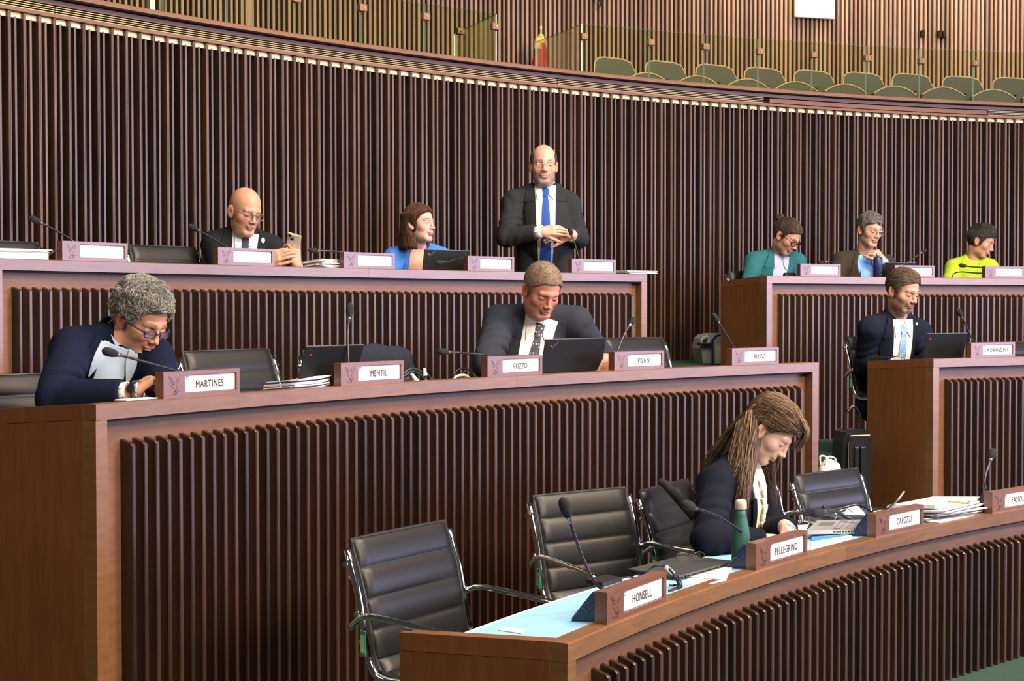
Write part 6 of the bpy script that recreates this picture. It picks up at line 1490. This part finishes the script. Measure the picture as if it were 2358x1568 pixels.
# long locks falling from the crown over the back, the shoulder and beside the face
rr = np.random.default_rng(21); c_, Rm_, s_ = ctx['c'], ctx['Rm'], ctx['s']; Lw = lambda p: c_+Rm_@(np.array(p)*s_)
V = []; Fq = []; Cc = []
def lock(pts, r0, seed_c, n=12, w=3):
    t = np.linspace(0, 1, n+1); ph = rr.uniform(0, 6.28, 2); am = rr.uniform(.002, .008); cur = [p+np.array([am*math.sin(9*u+ph[0]), am*math.sin(7*u+ph[1]), 0])*u for p, u in zip(bez(pts, n), t)]; rad_ = r0*(.75+.5*np.sin(np.pi*np.clip(t*1.1, 0, 1)))*(1-.80*t**3)
    g = G().tube(cur, list(rad_), w); o = len(V); V.extend(g.V); Fq.extend([tuple(i+o for i in f) for f in g.F]); col = np.array(CA)+(np.array(CB)-np.array(CA))*seed_c; Cc.extend([col*(1-.25*i/len(g.V)) for i in range(len(g.V))])
back_t = at(1620, 1088, R1+.72); sho_t = at(1672, 1150, R1+.50); fr_t = at(1722, 1172, R1+.38); far_t = at(1786, 1150, R1+.47)
for i in range(70):                                  # darker hair underneath
    a_ = Lw((rr.uniform(.0, .066), rr.uniform(-.098, -.055), rr.uniform(-.05, .05))); t_ = rr.random(); e_ = (back_t*(1-t_)+sho_t*t_ if i % 2 else sho_t*(1-t_)+fr_t*t_)+np.array([.01, .03, rr.uniform(-.02, .05)])
    lock([a_, .66*a_+.34*e_+np.array([0, .004, .004]), .3*a_+.7*e_+np.array([0, .0, .010]), e_], rr.uniform(.009, .014), .12)
for i in range(2300):
    u_ = rr.random(); j = rr.normal(size=3)*.006; cc = rr.random()**1.5
    if u_ < .40:                                     # sweeping down the back to the shoulder blade
        a_ = Lw((rr.uniform(-.06, .075), -.080-rr.uniform(0, .025), rr.uniform(-.02, .085))); e_ = back_t+np.array([rr.uniform(-.02, .10), rr.uniform(-.06, .06), rr.uniform(-.07, .03)])
        m1 = .62*a_+.38*e_+np.array([-.004, .01, .026])+j; lock([a_, m1, .25*a_+.75*e_+np.array([0, 0, .022])+j, e_], rr.uniform(.0007, .0019), cc)
    elif u_ < .84:                                   # over the near shoulder, all from behind the ear
        a_ = Lw((rr.uniform(.045, .080), rr.uniform(-.105, -.052), rr.uniform(-.055, .03))); t_ = np.clip((rr.random()+(.5 if a_[0] > c_[0]-.04 else -.2)), 0, 1); e_ = sho_t*(1-t_)+fr_t*t_+np.array([rr.uniform(-.03, .02), rr.uniform(-.03, .02), rr.uniform(-.06, .05)])
        m1 = .66*a_+.34*e_+np.array([-.004, -.018, -.012])+j; m2 = .30*a_+.70*e_+np.array([0, -.030, .006])+j; lock([a_, m1, m2, e_], rr.uniform(.0007, .0018), cc)
    else:                                            # hanging on the far side of the face
        a_ = Lw((-.070, rr.uniform(-.06, .020), rr.uniform(-.06, .02))); e_ = far_t+np.array([rr.uniform(-.08, .01), rr.uniform(0, .06), rr.uniform(-.05, .04)])
        lock([a_, a_+np.array([.006, .01, -.07])+j, .4*a_+.6*e_+j, e_], rr.uniform(.0007, .0018), cc*.6)
for i in range(200):                                 # the loose fringe over the brow
    a_ = Lw((rr.uniform(-.045, .045), rr.uniform(.035, .075), .128)); e_ = Lw((rr.uniform(-.085, -.03), .112+rr.uniform(-.01, .020), rr.uniform(.0, .05)))
    lock([a_, .6*a_+.4*e_+Rm_@np.array([0, .022, .012]), .2*a_+.8*e_+Rm_@np.array([0, .016, .004]), e_], rr.uniform(.0008, .0018), rr.random())
put('long_hair', mesh('long_hair', V, Fq, HAIR, True, cols=np.array(Cc)), ctx['body'], True)
pa_, pb_ = at(1812, 1206, R1+.22), at(1832, 1216, R1+.16); pn = empty('pen', .5*(pa_+pb_), 0, 'slim white pen in the long haired woman\'s hand', 'pen'); G().tube([pa_, pb_], .0042, 8).obj('barrel', WHITE_PL, pn, True); G().tube([pb_, pb_+(pb_-pa_)*.12], [.004, .0008], 8).obj('tip', BLACK, pn, True)
slab('paper_sheet', WHITE, [(1800, 1236), (1822, 1212), (1862, 1210), (1850, 1232)], .003, 'white writing paper under the long haired woman\'s hand', 'paper')

# ---- dark jacket hung over a chair back in the middle row
q0, q1 = at(838, 806, R2+.84), at(902, 804, R2+.84); mm = .5*(q0+q1); jf = Field(axis(mm[0]-.36, mm[0]+.36, .011), axis(mm[1]-.36, mm[1]+.36, .011), axis(mm[2]-.36, mm[2]+.08, .011))
aj = ang(mm); Bj = np.stack([[math.cos(aj), -math.sin(aj), 0], [math.sin(aj), math.cos(aj), 0], [0, 0, 1]], 1).astype(float)
cj = mm+Bj@np.array([-.05, .0, 0])
jf.cone(cj+Bj@np.array([-.20, 0, -.030]), cj+Bj@np.array([.20, .02, -.03]), .045, .050, .03)
jf.ell(cj+Bj@np.array([0, -.02, -.16]), (.245, .055, .19), Bj, .03); jf.cone(cj+Bj@np.array([.22, -.01, -.05]), cj+Bj@np.array([.26, -.03, -.32]), .05, .04, .03, fold=(.008, 14, .3, .5))
V_, Q_ = jf.surface(); V_ = V_+np.stack([noise3(V_, 45, 31), noise3(V_, 50, 32), noise3(V_, 40, 33)], 1)*.006
hj = empty('hung_jacket', (mm[0], mm[1], mm[2]-.35), 0, 'dark navy jacket hanging over the chair back behind the second name block', 'jacket'); put('cloth', mesh('cloth', V_, Q_, cloth('dark_jacket', (.018, .020, .032)), True), hj, True)
